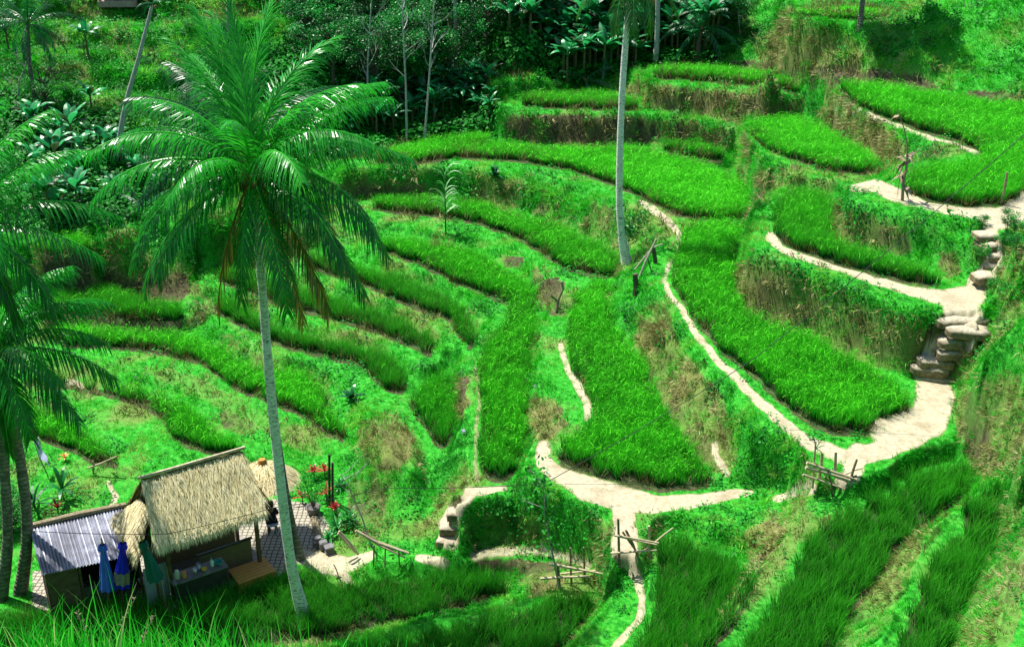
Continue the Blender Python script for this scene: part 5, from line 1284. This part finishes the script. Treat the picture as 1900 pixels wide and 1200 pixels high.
wall(b_(.96, .10), b_(.96, .6), b_(1, .1).z - .06, b_(1, .6).z - .06, .03, 'right_wall', dark_board)
for u in (.36, .62, .95):
    q = b_(u, .93) - so; MB().box((q.x, q.y, (q.z - .05) / 2), (.04, .04, (q.z - .05) / 2), hu, hv).build('post', wood, shed)
wall(b_(.36, .9), b_(.60, .9), gz_ + .95, gz_ + .95, .02, 'low_panel', solid('slatted_panel', (.15, .13, .11), (.05, .045, .04), 15))

# ------------------------------------------------------------------ folded garden parasols
def folded(label, px, py, H, foot, color, band=None, L=1.75):
    topp = at(px, py, H); f = Vector(foot); root = empty('closed_parasol', f); prop(root, label, 'parasol')
    ax = (topp - f).normalized(); Lt = (topp - f).length
    MB().tube([(0, 0, 0), tuple(ax * Lt)], [.025, .02], 7).build('pole', wood, root)
    m_ = solid('parasol_cloth_' + str(len(bpy.data.materials)), color, tuple(c * .55 for c in color), 5, rough=.75, stretch=(1, 1, .3))
    def cloth(z0, z1, r0, r1, name, mat, par):
        k = 28; p_ = ax.orthogonal().normalized(); q_ = ax.cross(p_); V = []; n = 7
        for i in range(n + 1):
            t = i / n; rad = r0 + (r1 - r0) * t
            for j in range(k):
                a = 2 * math.pi * j / k; rr = rad * (1 + .22 * math.cos(a * 7 + t) + .05 * math.sin(3 * a))
                V.append(ax * (Lt - (z0 + (z1 - z0) * t)) + (p_ * math.cos(a) + q_ * math.sin(a)) * rr)
        return MB().add(V, [(i * k + j, i * k + (j + 1) % k, (i + 1) * k + (j + 1) % k, (i + 1) * k + j) for i in range(n) for j in range(k)]).build(name, mat, par, smooth=True)
    if band:
        cl = cloth(.22, L * .68, .05, .20, 'canopy', m_, root); cloth(L * .682, L * .92, .202, .23, 'gold_band', solid('gold_band', (.45, .36, .10), (.10, .10, .30), 25), cl)
        cloth(L * .922, L, .232, .235, 'hem', m_, cl)
    else: cloth(.22, L, .05, .24, 'canopy', m_, root)
    cloth(.13, .34, .10, .14, 'top_frill', m_, root)
    MB().lathe(ax * (Lt - .10), [(.0, -.02), (.035, 0), (.04, .05), (.018, .09), (.03, .12), (.03, .16), (.0, .23)], 10, ax).build('finial', solid('gilt_finial', (.42, .30, .08), (.2, .13, .04), 20, rough=.4), root, smooth=True)
    return root
f1 = at(207, 1142, 22.6); folded('folded pale blue parasol in front of the metal roof', 189, 1003, 19.85, f1, (.07, .18, .80))
f2 = at(226, 1138, 22.6); folded('folded deep blue parasol with a gold band by the metal roof', 228, 1000, 19.8, f2, (.012, .02, .75), band=True)
f3 = at(318, 1150, 22.6); folded('folded dark green parasol leaning beside the hut', 262, 998, 19.35, f3, (.008, .14, .11), L=1.6)

# ------------------------------------------------------------------ round thatched parasol
pc = at(487, 905, 22.6) ; pc = Vector((at(487, 862, 19.75).x, at(487, 862, 19.75).y, gz_))
rp_ = empty('thatched_parasol', pc); prop(rp_, 'round straw parasol with a brown cap behind the hut', 'parasol')
m_ = MB(); r = random.Random(9)
m_.lathe((0, 0, 0), [(1.2, 2.2), (.95, 2.45), (.5, 2.75), (.15, 2.88)], 28, t=.35); m_.lathe((0, 0, -.06), [(1.0, 2.22), (.45, 2.7), (.1, 2.8)], 20, t=.1)
for k in range(4200):
    a = r.uniform(0, 6.283); t = r.random() ** .6; rad = .12 + 1.12 * t; z = 2.92 - .70 * t ** 1.4 + r.uniform(0, .03)
    d = Vector((math.cos(a), math.sin(a), -.45 - .5 * t + r.uniform(-.1, .1))).normalized(); s = Vector((-math.sin(a), math.cos(a), 0)); d = (d + s * r.gauss(0, .12)).normalized()
    p = Vector((math.cos(a) * rad, math.sin(a) * rad, z)); L = r.uniform(.12, .28); w = .007
    m_.add([p - s * w, p + s * w, p + d * L * .7 + s * w * .8, p + d * L * .7 - s * w * .8, p + d * L + Vector((0, 0, -.03))], [(0, 1, 2, 3), (3, 2, 4)], min(1, max(0, r.gauss(.8, .18))))
m_.build('canopy', thatch, rp_)
MB().lathe((0, 0, 0), [(.17, 2.80), (.17, 2.84), (.13, 3.06), (.12, 3.08), (0, 3.08)], 18).build('cap', solid('terracotta_cap', (.50, .24, .05), (.34, .15, .03), 5), rp_, smooth=False)
MB().tube([(0, 0, 0), (0, 0, 2.8)], .05, 8).build('pole', wood, rp_)

# ------------------------------------------------------------------ seated person and stool, behind the hut's right corner
pp = drape(507, 990)
st = empty('stool', pp); prop(st, 'round white and blue rimmed stool behind the right corner of the hut', 'stool')
MB().lathe((0, 0, .42), [(0, 0), (.2, 0), (.22, .02), (.2, .05), (0, .05)], 16).build('seat', solid('pale_plastic', (.50, .55, .75), (.4, .45, .6), 3, rough=.4), st)
for a in (.8, 2.4, 3.9, 5.5): MB().tube([(.15 * math.cos(a), .15 * math.sin(a), .42), (.2 * math.cos(a), .2 * math.sin(a), 0)], [.02, .018], 6).build('leg', dark_board, st)
def skinned(name, joints, edges, mat, parent, sub=2):
    me = bpy.data.meshes.new(name); me.from_pydata([j[0] for j in joints], edges, [])
    me.materials.append(mat); o = link(name, me, parent)
    bmx = o.modifiers.new('skin', 'SKIN'); me.skin_vertices or None
    if not me.skin_vertices:
        bm = bmesh.new(); bm.from_mesh(me); bm.verts.layers.skin.verify(); bm.to_mesh(me); bm.free()
    for i, j in enumerate(joints):
        sv_ = me.skin_vertices[0].data[i]; sv_.radius = (j[1], j[1] * (j[2] if len(j) > 2 else 1)); sv_.use_root = (i == 0)
    s_ = o.modifiers.new('sub', 'SUBSURF'); s_.levels = sub; s_.render_levels = sub
    return o
skin = solid('skin', (.34, .19, .11), (.30, .16, .09), 3, rough=.55, bs=.03); navy = solid('navy_cloth', (.012, .014, .04), (.008, .008, .02), 6); hairm = solid('black_hair', (.012, .01, .009), (.006, .005, .005), 30, rough=.45)
pers = empty('person', pp, rz=R(200)); prop(pers, 'seated person in dark clothes with black hair behind the hut roof corner', 'person')
J = [((0, 0, .52), .15, .8), ((0, .02, .75), .13, .75), ((0, .02, .98), .15, .62), ((0, .03, 1.10), .06), ((0, .0, 1.17), .055), ((0, -.02, 1.24), .085, 1.1), ((0, -.02, 1.33), .085, 1.05),
     ((.16, .02, 1.04), .055), ((.24, -.05, .80), .042), ((.14, -.25, .68), .034), ((.11, -.31, .66), .032), ((-.16, .02, 1.04), .055), ((-.24, -.05, .80), .042), ((-.14, -.25, .68), .034), ((-.11, -.31, .66), .032),
     ((.10, -.06, .50), .10), ((.13, -.44, .50), .065), ((.13, -.46, .12), .045), ((.13, -.58, .05), .04), ((-.10, -.06, .50), .10), ((-.13, -.44, .50), .065), ((-.13, -.46, .12), .045), ((-.13, -.58, .05), .04)]
skinned('body', J, [(0, 1), (1, 2), (2, 3), (3, 4), (4, 5), (5, 6), (2, 7), (7, 8), (8, 9), (9, 10), (2, 11), (11, 12), (12, 13), (13, 14), (0, 15), (15, 16), (16, 17), (17, 18), (0, 19), (19, 20), (20, 21), (21, 22)], skin, pers)
JS = [((0, 0, .54), .175, .85), ((0, .02, .76), .152, .78), ((0, .02, .98), .165, .66), ((.165, .02, 1.045), .07), ((.245, -.05, .80), .056), ((-.165, .02, 1.045), .07), ((-.245, -.05, .80), .056)]
skinned('shirt', JS, [(0, 1), (1, 2), (2, 3), (3, 4), (2, 5), (5, 6)], navy, pers)
JT = [((0, -.02, .50), .165, .8), ((.11, -.08, .51), .115), ((.135, -.44, .51), .082), ((.135, -.46, .16), .06), ((-.11, -.08, .51), .115), ((-.135, -.44, .51), .082), ((-.135, -.46, .16), .06)]
skinned('trousers', JT, [(0, 1), (1, 2), (2, 3), (0, 4), (4, 5), (5, 6)], navy, pers)
MB().lathe((0, .015, 1.13), [(.03, -.12), (.075, 0), (.112, .10), (.118, .2), (.09, .28), (0, .315)], 14).build('hair', hairm, pers, smooth=True)
for s in (-1, 1):
    for f_ in range(4):
        skinned('finger', [((s * (.085 + .013 * f_), -.325, .655), .009), ((s * (.082 + .013 * f_), -.36, .648), .008), ((s * (.080 + .013 * f_), -.38, .63), .007)], [(0, 1), (1, 2)], skin, pers, 1)
    skinned('thumb', [((s * .08, -.30, .66), .011), ((s * .06, -.325, .655), .01), ((s * .055, -.345, .645), .008)], [(0, 1), (1, 2)], skin, pers, 1)

# ------------------------------------------------------------------ potted plant, red cordylines, strap-leaved plants, stone lanterns
def strap_plant(name, label, base, n, L, w, tint0, mat, seed, cat='plant', group=None, stem=.0, parent=None, upl=.5):
    root = empty(name, base) if parent is None else parent
    if parent is None: prop(root, label, cat, group)
    r = random.Random(seed); mb = MB()
    for k in range(n):
        a = k * 2.4 + r.uniform(-.3, .3); e = r.uniform(.2, 1.4); l = L * r.uniform(.6, 1.15); p = Vector((0, 0, stem * r.uniform(.7, 1))); n_ = 5; V = []; side = Vector((-math.sin(a), math.cos(a), 0))
        for i in range(n_ + 1):
            t = i / n_; ee = e - 1.2 * t * t; ww = w * math.sin(math.pi * (.12 + .86 * t)) ** .7
            V += [p - side * ww, p + side * ww]; p = p + Vector((math.cos(a) * math.cos(ee), math.sin(a) * math.cos(ee), math.sin(ee))) * l / n_
        mb.add(V, [(2 * i, 2 * i + 1, 2 * i + 3, 2 * i + 2) for i in range(n_)], min(1, max(0, tint0 + r.uniform(-.3, .3))))
    mb.build('leaves', mat, root)
    if stem > .05: MB().tube([(0, 0, -.05), (0, 0, stem)], [.03, .02], 6).build('stem', brown_bark, root)
    return root
red_leaf = leafmat('red_leaves', [(0, (.10, .02, .015)), (.5, (.38, .02, .02)), (1, (.55, .07, .07))], trans=.3, rough=.4, inst=False)
strap_leaf = leafmat('strap_leaves', [(0, (.003, .07, .02)), (.6, (.010, .24, .03)), (1, (.10, .55, .08))], trans=.3, rough=.35, spec=.5, inst=False)
orange_leaf = leafmat('orange_leaves', [(0, (.35, .10, .02)), (1, (.8, .38, .08))], trans=.3, rough=.4, inst=False)
for k, (x, y, H, s, lab) in enumerate([(562, 935, 0, .55, 'dark red-leaved plant left of the potted plant by the yard'), (583, 888, 0, .5, 'pink and red leaved plant behind the potted plant'), (603, 885, 0, .5, 'tall red-leaved plant at the upper edge of the yard planting'), (606, 928, 0, .62, 'brightest red-leaved plant to the right of the potted plant'), (622, 955, 0, .4, 'red-leaved plant topping the green strap-leaved clump')]):
    strap_plant('red_cordyline', lab, drape(x, y), 14, s * .75, .045, .35 if k == 0 else .75, red_leaf, 600 + k, group='red-leaved plants by the yard', stem=.35)
strap_plant('red_cordyline', 'red-leaved plant leaning by the green parasol in front of the hut', at(345, 1085, 22.6), 12, .5, .035, .6, red_leaf, 611, group='red-leaved plants by the hut', stem=.3)
strap_plant('red_cordyline', 'small red plant at the foot of the counter beside the green tub', at(312, 1102, 22.6), 9, .35, .03, .5, red_leaf, 612, group='red-leaved plants by the hut', stem=.1)
strap_plant('red_cordyline', 'dark red plant behind the metal roofed shed', drape(108, 950), 12, .5, .04, .25, red_leaf, 613, stem=.2)
strap_plant('orange_plant', 'orange bromeliad-like plant on the bank above the shed', drape(121, 855), 12, .35, .035, .6, orange_leaf, 614, stem=.2)
for k, (x, y, s, lab) in enumerate([(625, 985, .8, 'large glossy strap-leaved clump at the right side of the yard'), (648, 968, .65, 'strap-leaved clump against the knoll right of the yard'), (630, 905, .6, 'green strap-leaved plant under the black posts'), (610, 1000, .45, 'small strap-leaved plant in front of the large glossy clump')]):
    strap_plant('strap_leaved_plant', lab, drape(x, y), 34, s, .03, .55, strap_leaf, 620 + k, group='strap-leaved plants by the yard', stem=.05)
strap_plant('strap_leaved_plant', 'big dark plant with arching leaves left of the shed', drape(65, 945), 14, 1.2, .06, .1, strap_leaf, 630, stem=.3)
strap_plant('strap_leaved_plant', 'broad-leaved plant standing between the shed and the footpath', drape(118, 925), 9, .95, .09, .25, strap_leaf, 631, stem=.5)
strap_plant('dark_leafed_plant', 'glossy dark green plant on the bank below the curved strip at left centre', drape(652, 745), 16, .75, .10, .1, strap_leaf, 632, stem=.2)
strap_plant('dark_leafed_plant', 'glossy dark plant in the hollow under the long upper path', drape(918, 332), 16, 1.0, .12, .15, strap_leaf, 633, stem=.2)
pb = drape(582, 952)
pot = empty('potted_plant', pb); prop(pot, 'leafy shrub in a round grey stone pot beside the paved yard', 'potted plant')
MB().lathe((0, 0, 0), [(0, 0), (.17, 0), (.24, .1), (.27, .26), (.29, .28), (.29, .31), (.25, .31), (.24, .25), (0, .25)], 20).build('pot', solid('grey_pot', (.22, .21, .20), (.13, .12, .11), 6), pot, smooth=True)
mb = MB(); lf = MB(); r = random.Random(70)
for k in range(12):
    a = k * 2.4; e = Vector((math.cos(a) * r.uniform(.15, .5), math.sin(a) * r.uniform(.15, .5), r.uniform(.8, 1.5))); mb.tube([(0, 0, .24), tuple(e * .5 + Vector((0, 0, .15))), tuple(e)], [.02, .013, .005], 5)
    for j in range(70):
        c = e + Vector([r.gauss(0, .14) for _ in range(3)]); u = Vector([r.uniform(-1, 1) for _ in range(3)]).normalized(); v = u.orthogonal().normalized()
        lf.quad(c, c + u * .03 + v * .018, c + u * .07, c + u * .03 - v * .018, r.uniform(.2, .9))
mb.build('stems', brown_bark, pot); lf.build('leaves', bush_leaf, pot)
stone = solid('carved_stone', (.20, .20, .20), (.10, .10, .10), 9)
for k, (x, y, lab) in enumerate([(590, 1012, 'tallest small carved stone lantern, leftmost of the row by the sandy path'), (601, 1018, 'plain block-like stone lantern in the middle of the short row'), (611, 1024, 'squat stone lantern with layered top at the right of the row')]):
    t = empty('stone_lantern', drape(x, y), rz=R(25)); prop(t, lab, 'stone lantern', 'stone lanterns by the sandy path')
    if k == 1: MB().box((0, 0, .17), (.15, .15, .17), bev=.05).build('block', stone, t)
    else:
        MB().box((0, 0, .05), (.16, .16, .05), bev=.015).build('base', stone, t); MB().box((0, 0, .15), (.12, .12, .06), bev=.012).build('shaft', stone, t)
        MB().box((0, 0, .245), (.17, .17, .035), bev=.015).build('ledge', stone, t)
        if k == 0: MB().box((0, 0, .33), (.12, .12, .05), bev=.012).build('cap', stone, t)
# kerb strip, black posts, tub
m_ = MB(); P_ = [drape(x, y) + ZZ * .06 for x, y in ((583, 965), (588, 985), (592, 1005))]; m_.tube(P_, [.16, .15, .14], 6); prop(m_.build('kerb_stone', solid('mossy_kerb', (.24, .20, .12), (.12, .10, .06), 6)), 'mossy stone kerb running down from the grey pot', 'kerb')
for k, (x, y0, y1, lab) in enumerate([(611, 940, 843, 'black post rising behind the red-leaved plants'), (617, 945, 858, 'black post with a pale edge just right of the other')]):
    b = drape(x, y0); m_ = MB(); m_.tube([(0, 0, -.1), tuple(atD(x, y1, b.y) - b)], [.05, .05], 6); m_.build('black_post', dark_board).location = b
    prop(bpy.data.objects['black_post' if k == 0 else 'black_post.001'], lab, 'post', 'black posts in the yard planting')
t = empty('sink_stand', at(285, 1096, 22.6)); prop(t, 'low metal sink stand on the ground below the leaning green parasol', 'sink')
MB().box((0, 0, .5), (.42, .28, .03), hu, hv, bev=.01).build('tray', solid('steel', (.35, .36, .38), (.22, .22, .24), 3, rough=.35), t)
for a, b in ((-.38, -.24), (.38, -.24), (-.38, .24), (.38, .24)):
    q = hu * a + hv * b; MB().tube([tuple(q), tuple(q + ZZ * .48)], .02, 6).build('leg', dark_board, t)
t = empty('tub', at(285, 1096, 22.6) + ZZ * .535 + hu * .08); prop(t, 'round green plastic tub with a lid on the metal sink stand', 'tub')
gp = solid('green_plastic', (.01, .40, .16), (.008, .30, .12), 3, rough=.35, bs=.03)
MB().lathe((0, 0, 0), [(0, 0), (.17, 0), (.20, .15), (.2, .16)], 20).build('bucket', gp, t, smooth=True); MB().lathe((0, 0, .16), [(.215, 0), (.22, .03), (.15, .045), (0, .05)], 20).build('lid', gp, t)

# ------------------------------------------------------------------ ceremonial flag and small rail on the left bank
fb = drape(88, 880); t = empty('banner', fb); prop(t, 'pale violet banner curling from a bent pole above the shed', 'banner')
P_ = [Vector((0, 0, 0)), atD(74, 850, fb.y) - fb, atD(64, 822, fb.y) - fb, atD(68, 812, fb.y) - fb]
MB().tube(P_, [.025, .02, .015, .01], 6).build('pole', bamboo_dark, t)
V = []; n = 10
for i in range(n + 1):
    u = i / n; x = 66 + 24 * u ** 1.2; y = 814 + 50 * u; w = 9 * math.sin(math.pi * min(1, .25 + .75 * u)) ** .6 * (1 if u < .9 else .5)
    for s in (-1, 0, 1): V.append(atD(x + s * w * .55, y - s * w * .25, fb.y) - fb + Vector((0, .08 * math.sin(u * 9 + s), 0)))
MB().add(V, [(3 * i + j, 3 * i + j + 1, 3 * i + j + 4, 3 * i + j + 3) for i in range(n) for j in range(2)]).build('cloth', leafmat('violet_cloth', [(0, (.5, .48, .85)), (1, (.62, .6, .95))], trans=.5, rough=.8, spec=.1, inst=False), t, smooth=True)

def pole_frame(name, label, cat, pieces, base, mats=(bamboo, bamboo_dark), group=None):
    """pieces: (part, [(px,py)...], radius, mat index, depth offset) all at the base's distance"""
    b = drape(*base); root = empty(name, b); prop(root, label, cat, group)
    for (pn, pts, rad, mi, off) in pieces:
        P = [atD(x, y, b.y + off) - b for x, y in pts]
        MB().tube(P, [rad * (1.1 - .25 * i / max(1, len(P) - 1)) for i in range(len(P))], 7, t=.5).build(pn, mats[mi], root)
    return root
pole_frame('bamboo_rail', 'short bamboo rail on two stakes beside the footpath above the shed', 'fence', [('rail', [(163,868),(190,858),(217,846)], .035, 0, 0), ('stake', [(173,878),(172,855)], .03, 1, .03), ('stake', [(206,862),(205,848)], .03, 1, .03)], (180, 880))
pole_frame('bamboo_gate', 'bamboo barrier of crossed poles across the sandy path', 'fence', [
 ('post', [(1149,1048),(1147,962)], .042, 1, 0), ('post', [(1205,1040),(1204,975)], .038, 0, .25), ('rail', [(1140,993),(1180,999),(1222,1007)], .036, 0, -.05), ('rail', [(1146,994),(1184,1003),(1218,1010)], .032, 0, .02),
 ('rail', [(1133,1026),(1175,1023),(1218,1020)], .034, 0, -.06), ('brace', [(1161,983),(1175,1010),(1188,1046)], .038, 1, .08), ('brace', [(1155,986),(1176,1016),(1198,1044)], .032, 1, .12), ('brace', [(1168,1042),(1190,1024),(1202,1016)], .03, 1, .1), ('strut', [(1216,1005),(1234,990),(1249,979)], .028, 0, .3)], (1149, 1048))
pole_frame('bamboo_fence', 'low bamboo fence of two rails and three posts above the lower paddies', 'fence', [
 ('post', [(1038,1090),(1035,1048)], .05, 1, 0), ('post', [(1060,1086),(1058,1016)], .032, 1, .15), ('post', [(1085,1082),(1083,1015)], .032, 1, .3), ('rail', [(1019,1045),(1055,1052),(1118,1064)], .045, 0, -.04),
 ('rail', [(1003,1073),(1045,1070),(1092,1069)], .045, 0, -.06), ('rail', [(1040,1064),(1080,1060),(1118,1057)], .03, 0, .35)], (1040, 1090))
pole_frame('bamboo_scaffold', 'rickety bamboo trestle at the corner where the sandy paths meet', 'fence', [
 ('post', [(1508,905),(1511,850),(1514,818)], .03, 0, 0), ('post', [(1520,890),(1526,839)], .05, 0, .05), ('post', [(1549,880),(1551,838)], .05, 0, .25), ('post', [(1576,900),(1583,872),(1590,852)], .042, 1, .0),
 ('rail', [(1497,858),(1540,873),(1582,887)], .045, 0, -.05), ('rail', [(1495,867),(1530,876),(1575,890)], .055, 0, -.1), ('rail', [(1490,880),(1530,894),(1562,905)], .035, 0, -.1), ('rail', [(1568,880),(1585,872),(1601,868)], .03, 0, .1),
 ('rail', [(1572,894),(1588,899),(1600,901)], .025, 0, .1), ('brace', [(1545,902),(1572,888),(1590,882)], .035, 1, .05), ('post', [(1545,930),(1543,900),(1536,872)], .03, 1, -.1), ('brace', [(1530,884),(1555,905),(1562,920)], .03, 1, .05)], (1545, 912))
strap_plant('sprouting_cane', 'leafy tipped cane sprouting above the rickety bamboo trestle', atD(1514, 832, drape(1545, 912).y), 11, .55, .02, .2, strap_leaf, 640)
pole_frame('stick_fence', 'leaning screen of bundled sticks at the edge of the dark paddy right of the yard', 'fence', [
 ('stake', [(694,1012),(693,1050)], .03, 1, 0), ('stake', [(715,1016),(714,1052)], .025, 1, 0), ('stake', [(740,1020),(741,1050)], .025, 1, 0), ('rail', [(660,984),(700,1006),(758,1026)], .05, 0, -.05), ('rail', [(664,986),(705,1012),(752,1034)], .04, 0, .02), ('rail', [(672,985),(710,1010),(742,1030)], .03, 1, .06),
 ('rail', [(690,1000),(730,1014),(757,1024)], .03, 0, .1)], (705, 1050))
pole_frame('bamboo_poles', 'two pale bamboo poles lying against the ditch bank by the yard', 'poles', [('pole', [(629,985),(645,1002),(665,1028)], .05, 0, 0), ('pole', [(627,989),(642,1006),(660,1025)], .04, 0, .1)], (650, 1035))
pole_frame('lying_stick', 'stick lying with an upright twig on the sandy path below the yard', 'stick', [('stick', [(622,1066),(638,1071),(655,1078)], .03, 0, 0), ('twig', [(628,1068),(624,1056),(619,1046)], .02, 1, 0)], (630, 1070))
sf = pole_frame('tree_stump_rail', 'pale poles lashed between two mossy stumps at the path bend', 'fence', [
 ('stump', [(1179,548),(1180,530),(1178,508)], .14, 1, 0), ('stump', [(1217,498),(1215,478),(1212,458)], .11, 1, 2.0), ('rail', [(1181,528),(1198,485),(1218,443)], .06, 0, .6), ('rail', [(1178,500),(1195,478),(1205,466)], .04, 0, .8),
 ('rail', [(1181,540),(1200,524),(1220,508)], .07, 0, .4), ('branch', [(1198,478),(1210,460),(1230,452)], .03, 0, 1.2), ('branch', [(1210,508),(1205,490),(1198,470)], .03, 1, .9)], (1180, 548), mats=(solid('bleached_wood', (.50, .45, .36), (.3, .26, .2), 6), brown_bark))
# dead banana stalk at the corner of the big upper paddy
b = drape(1674, 372); t = empty('dead_banana_stalk', b); prop(t, 'withered brown banana stalk standing at the corner of the upper path', 'dead plant')
mb = MB(); mb.tube([atD(x, y, b.y) - b for x, y in ((1674,375),(1676,340),(1682,310),(1684,270),(1678,240),(1668,212),(1666,203))], [.07, .065, .055, .03, .025, .02, .012], 7); mb.build('stalk', dead_leaf, t)
mb = MB(); r = random.Random(5)
for k in range(22):
    x, y = r.choice([(1674, 325), (1680, 300), (1676, 345), (1668, 215), (1684, 290), (1670, 330)]); p = atD(x, y, b.y) - b; a = r.uniform(0, 6.28); L = r.uniform(.3, .9)
    d = Vector((math.cos(a) * .7, math.sin(a) * .7, r.uniform(-1, .5))).normalized(); s = d.orthogonal().normalized() * r.uniform(.03, .08)
    mb.add([p - s, p + s, p + d * L * .5 + s * 1.3, p + d * L * .5 - s * 1.3, p + d * L + Vector((0, 0, -.25))], [(0, 1, 2, 3), (3, 2, 4)], r.random())
for e in ((1712, 272), (1652, 318), (1700, 300)): mb.tube([atD(1682, 305, b.y) - b, atD((1682 + e[0]) / 2, (305 + e[1]) / 2 - 4, b.y) - b, atD(e[0], e[1], b.y) - b], [.04, .03, .01], 5)
mb.build('withered_leaves', dead_leaf, t)
pole_frame('dry_stake', 'crooked dry stake wrapped in dead leaves at the right end of the upper path', 'stake', [('stake', [(1858,378),(1864,350),(1869,320)], .06, 0, 0)], (1858, 380), mats=(dead_leaf, dead_leaf))
# sugar-cane like tuft
b = drape(827, 432); t = empty('tall_cane_plant', b); prop(t, 'tall cane plant with white-edged drooping leaves on the grassy bank', 'plant')
mb = MB(); mb.tube([(0, 0, 0), tuple(atD(826, 380, b.y) - b), tuple(atD(824, 322, b.y) - b)], [.05, .04, .015], 6); mb.build('stem', strap_leaf, t)
mb = MB(); r = random.Random(8); Ht = (atD(824, 322, b.y) - b).z
for k in range(34):
    z = Ht * r.uniform(.25, 1.0); a = r.uniform(-.9, .9) + (0 if r.random() < .6 else math.pi); L = r.uniform(.8, 1.6); e = r.uniform(.9, 1.4); p = Vector((0, 0, z)); side = Vector((-math.sin(a), math.cos(a), 0)); V = []
    for i in range(6):
        q = i / 5; ee = e - 2.3 * q ** 1.5; w = .035 * (1 - q) ** .6 + .004; V += [p - side * w - ZZ * w * .5, p + side * w + ZZ * w * .5]; p = p + Vector((math.cos(a) * math.cos(ee), math.sin(a) * math.cos(ee), math.sin(ee))) * L / 5
    mb.add(V, [(2 * i, 2 * i + 1, 2 * i + 3, 2 * i + 2) for i in range(5)], r.uniform(.7, 1))
mb.build('leaves', leafmat('variegated_cane', [(0, (.02, .3, .03)), (.75, (.10, .5, .10)), (1, (.55, .7, .45))], trans=.3, inst=False), t)
# driftwood in the slip above the middle paddy
pole_frame('bleached_root', 'bleached bare root lying on the washed-out bank in the middle', 'root', [('root', [(1033,578),(1036,555),(1045,535),(1042,522)], .07, 0, 0), ('root', [(1033,578),(1020,582)], .05, 0, 0), ('root', [(1036,560),(1022,548)], .05, 1, 0)], (1033, 580), mats=(dead_leaf, brown_bark))
# rivulets
water = solid('ditch_water', (.30, .34, .42), (.16, .2, .24), 4, rough=.08, spec=.8)
for nm, P_ in (('ditch_water', [(991,693,4),(994,705,6),(990,718,5)]), ('ditch_water', [(853,785,3),(859,797,4),(862,806,3)]), ('ditch_water', [(1718,655,5),(1722,672,8),(1716,688,7)])):
    mb = MB(); V = []
    for x, y, w in P_: V += [drape(x - w, y) + ZZ * .02, drape(x + w, y) + ZZ * .02]
    mb.add(V, [(0, 1, 3, 2), (2, 3, 5, 4)]); prop(mb.build(nm, water), kind='structure')
# overhead cables
def cable(label, pts, rad=.014):
    P = [atD(*p) for p in pts]; q = []
    for a, b in zip(P[:-1], P[1:]):
        L = (b - a).length
        for s in range(12): t_ = s / 12; q.append(a.lerp(b, t_) - ZZ * (L * .012 * 4 * t_ * (1 - t_)))
    q.append(P[-1]); o = MB().tube(q, rad, 5).build('power_cable', dark_board); prop(o, label, 'cable'); return o
cable('thin cable running from the sapling up across the right hand terraces', [(1009, 897, 33.4), (1400, 665, 34.5), (1940, 215, 36)])
cable('thin cable crossing in front of the thatched roof at the lower left', [(-60, 968, 28.5), (60, 985, 29), (310, 990, 29.6), (505, 942, 30.8), (720, 905, 32.2), (1009, 897, 33.4)], .011)
# far building at the very top left
b = drape(222, 12); t = empty('hillside_shelter', b, rz=R(5)); prop(t, 'dark open shelter at the top edge above the grassy hillside', 'shelter')
MB().box((0, 0, .25), (1.5, .9, .25), bev=.02).build('base_wall', solid('pale_plinth', (.40, .30, .22), (.25, .18, .13), 5), t)
for x in (-1.3, 0, 1.3): MB().box((x, -.8, 1.2), (.06, .06, .95)).build('post', wood, t)
MB().box((0, .75, 1.2), (1.4, .04, .95)).build('back_wall', dark_board, t)
mb = MB(); mb.add([(-1.9, -1.3, 2.1), (1.9, -1.3, 2.1), (1.9, 0, 3), (-1.9, 0, 3), (-1.9, 1.3, 2.1), (1.9, 1.3, 2.1)], [(0, 1, 2, 3), (3, 2, 5, 4)]); mb.build('roof', dead_leaf, t)
# shade trees outside the frame edge that throw the patches of shade seen on the hill at the upper right
print('OBJECTS', len(bpy.data.objects))
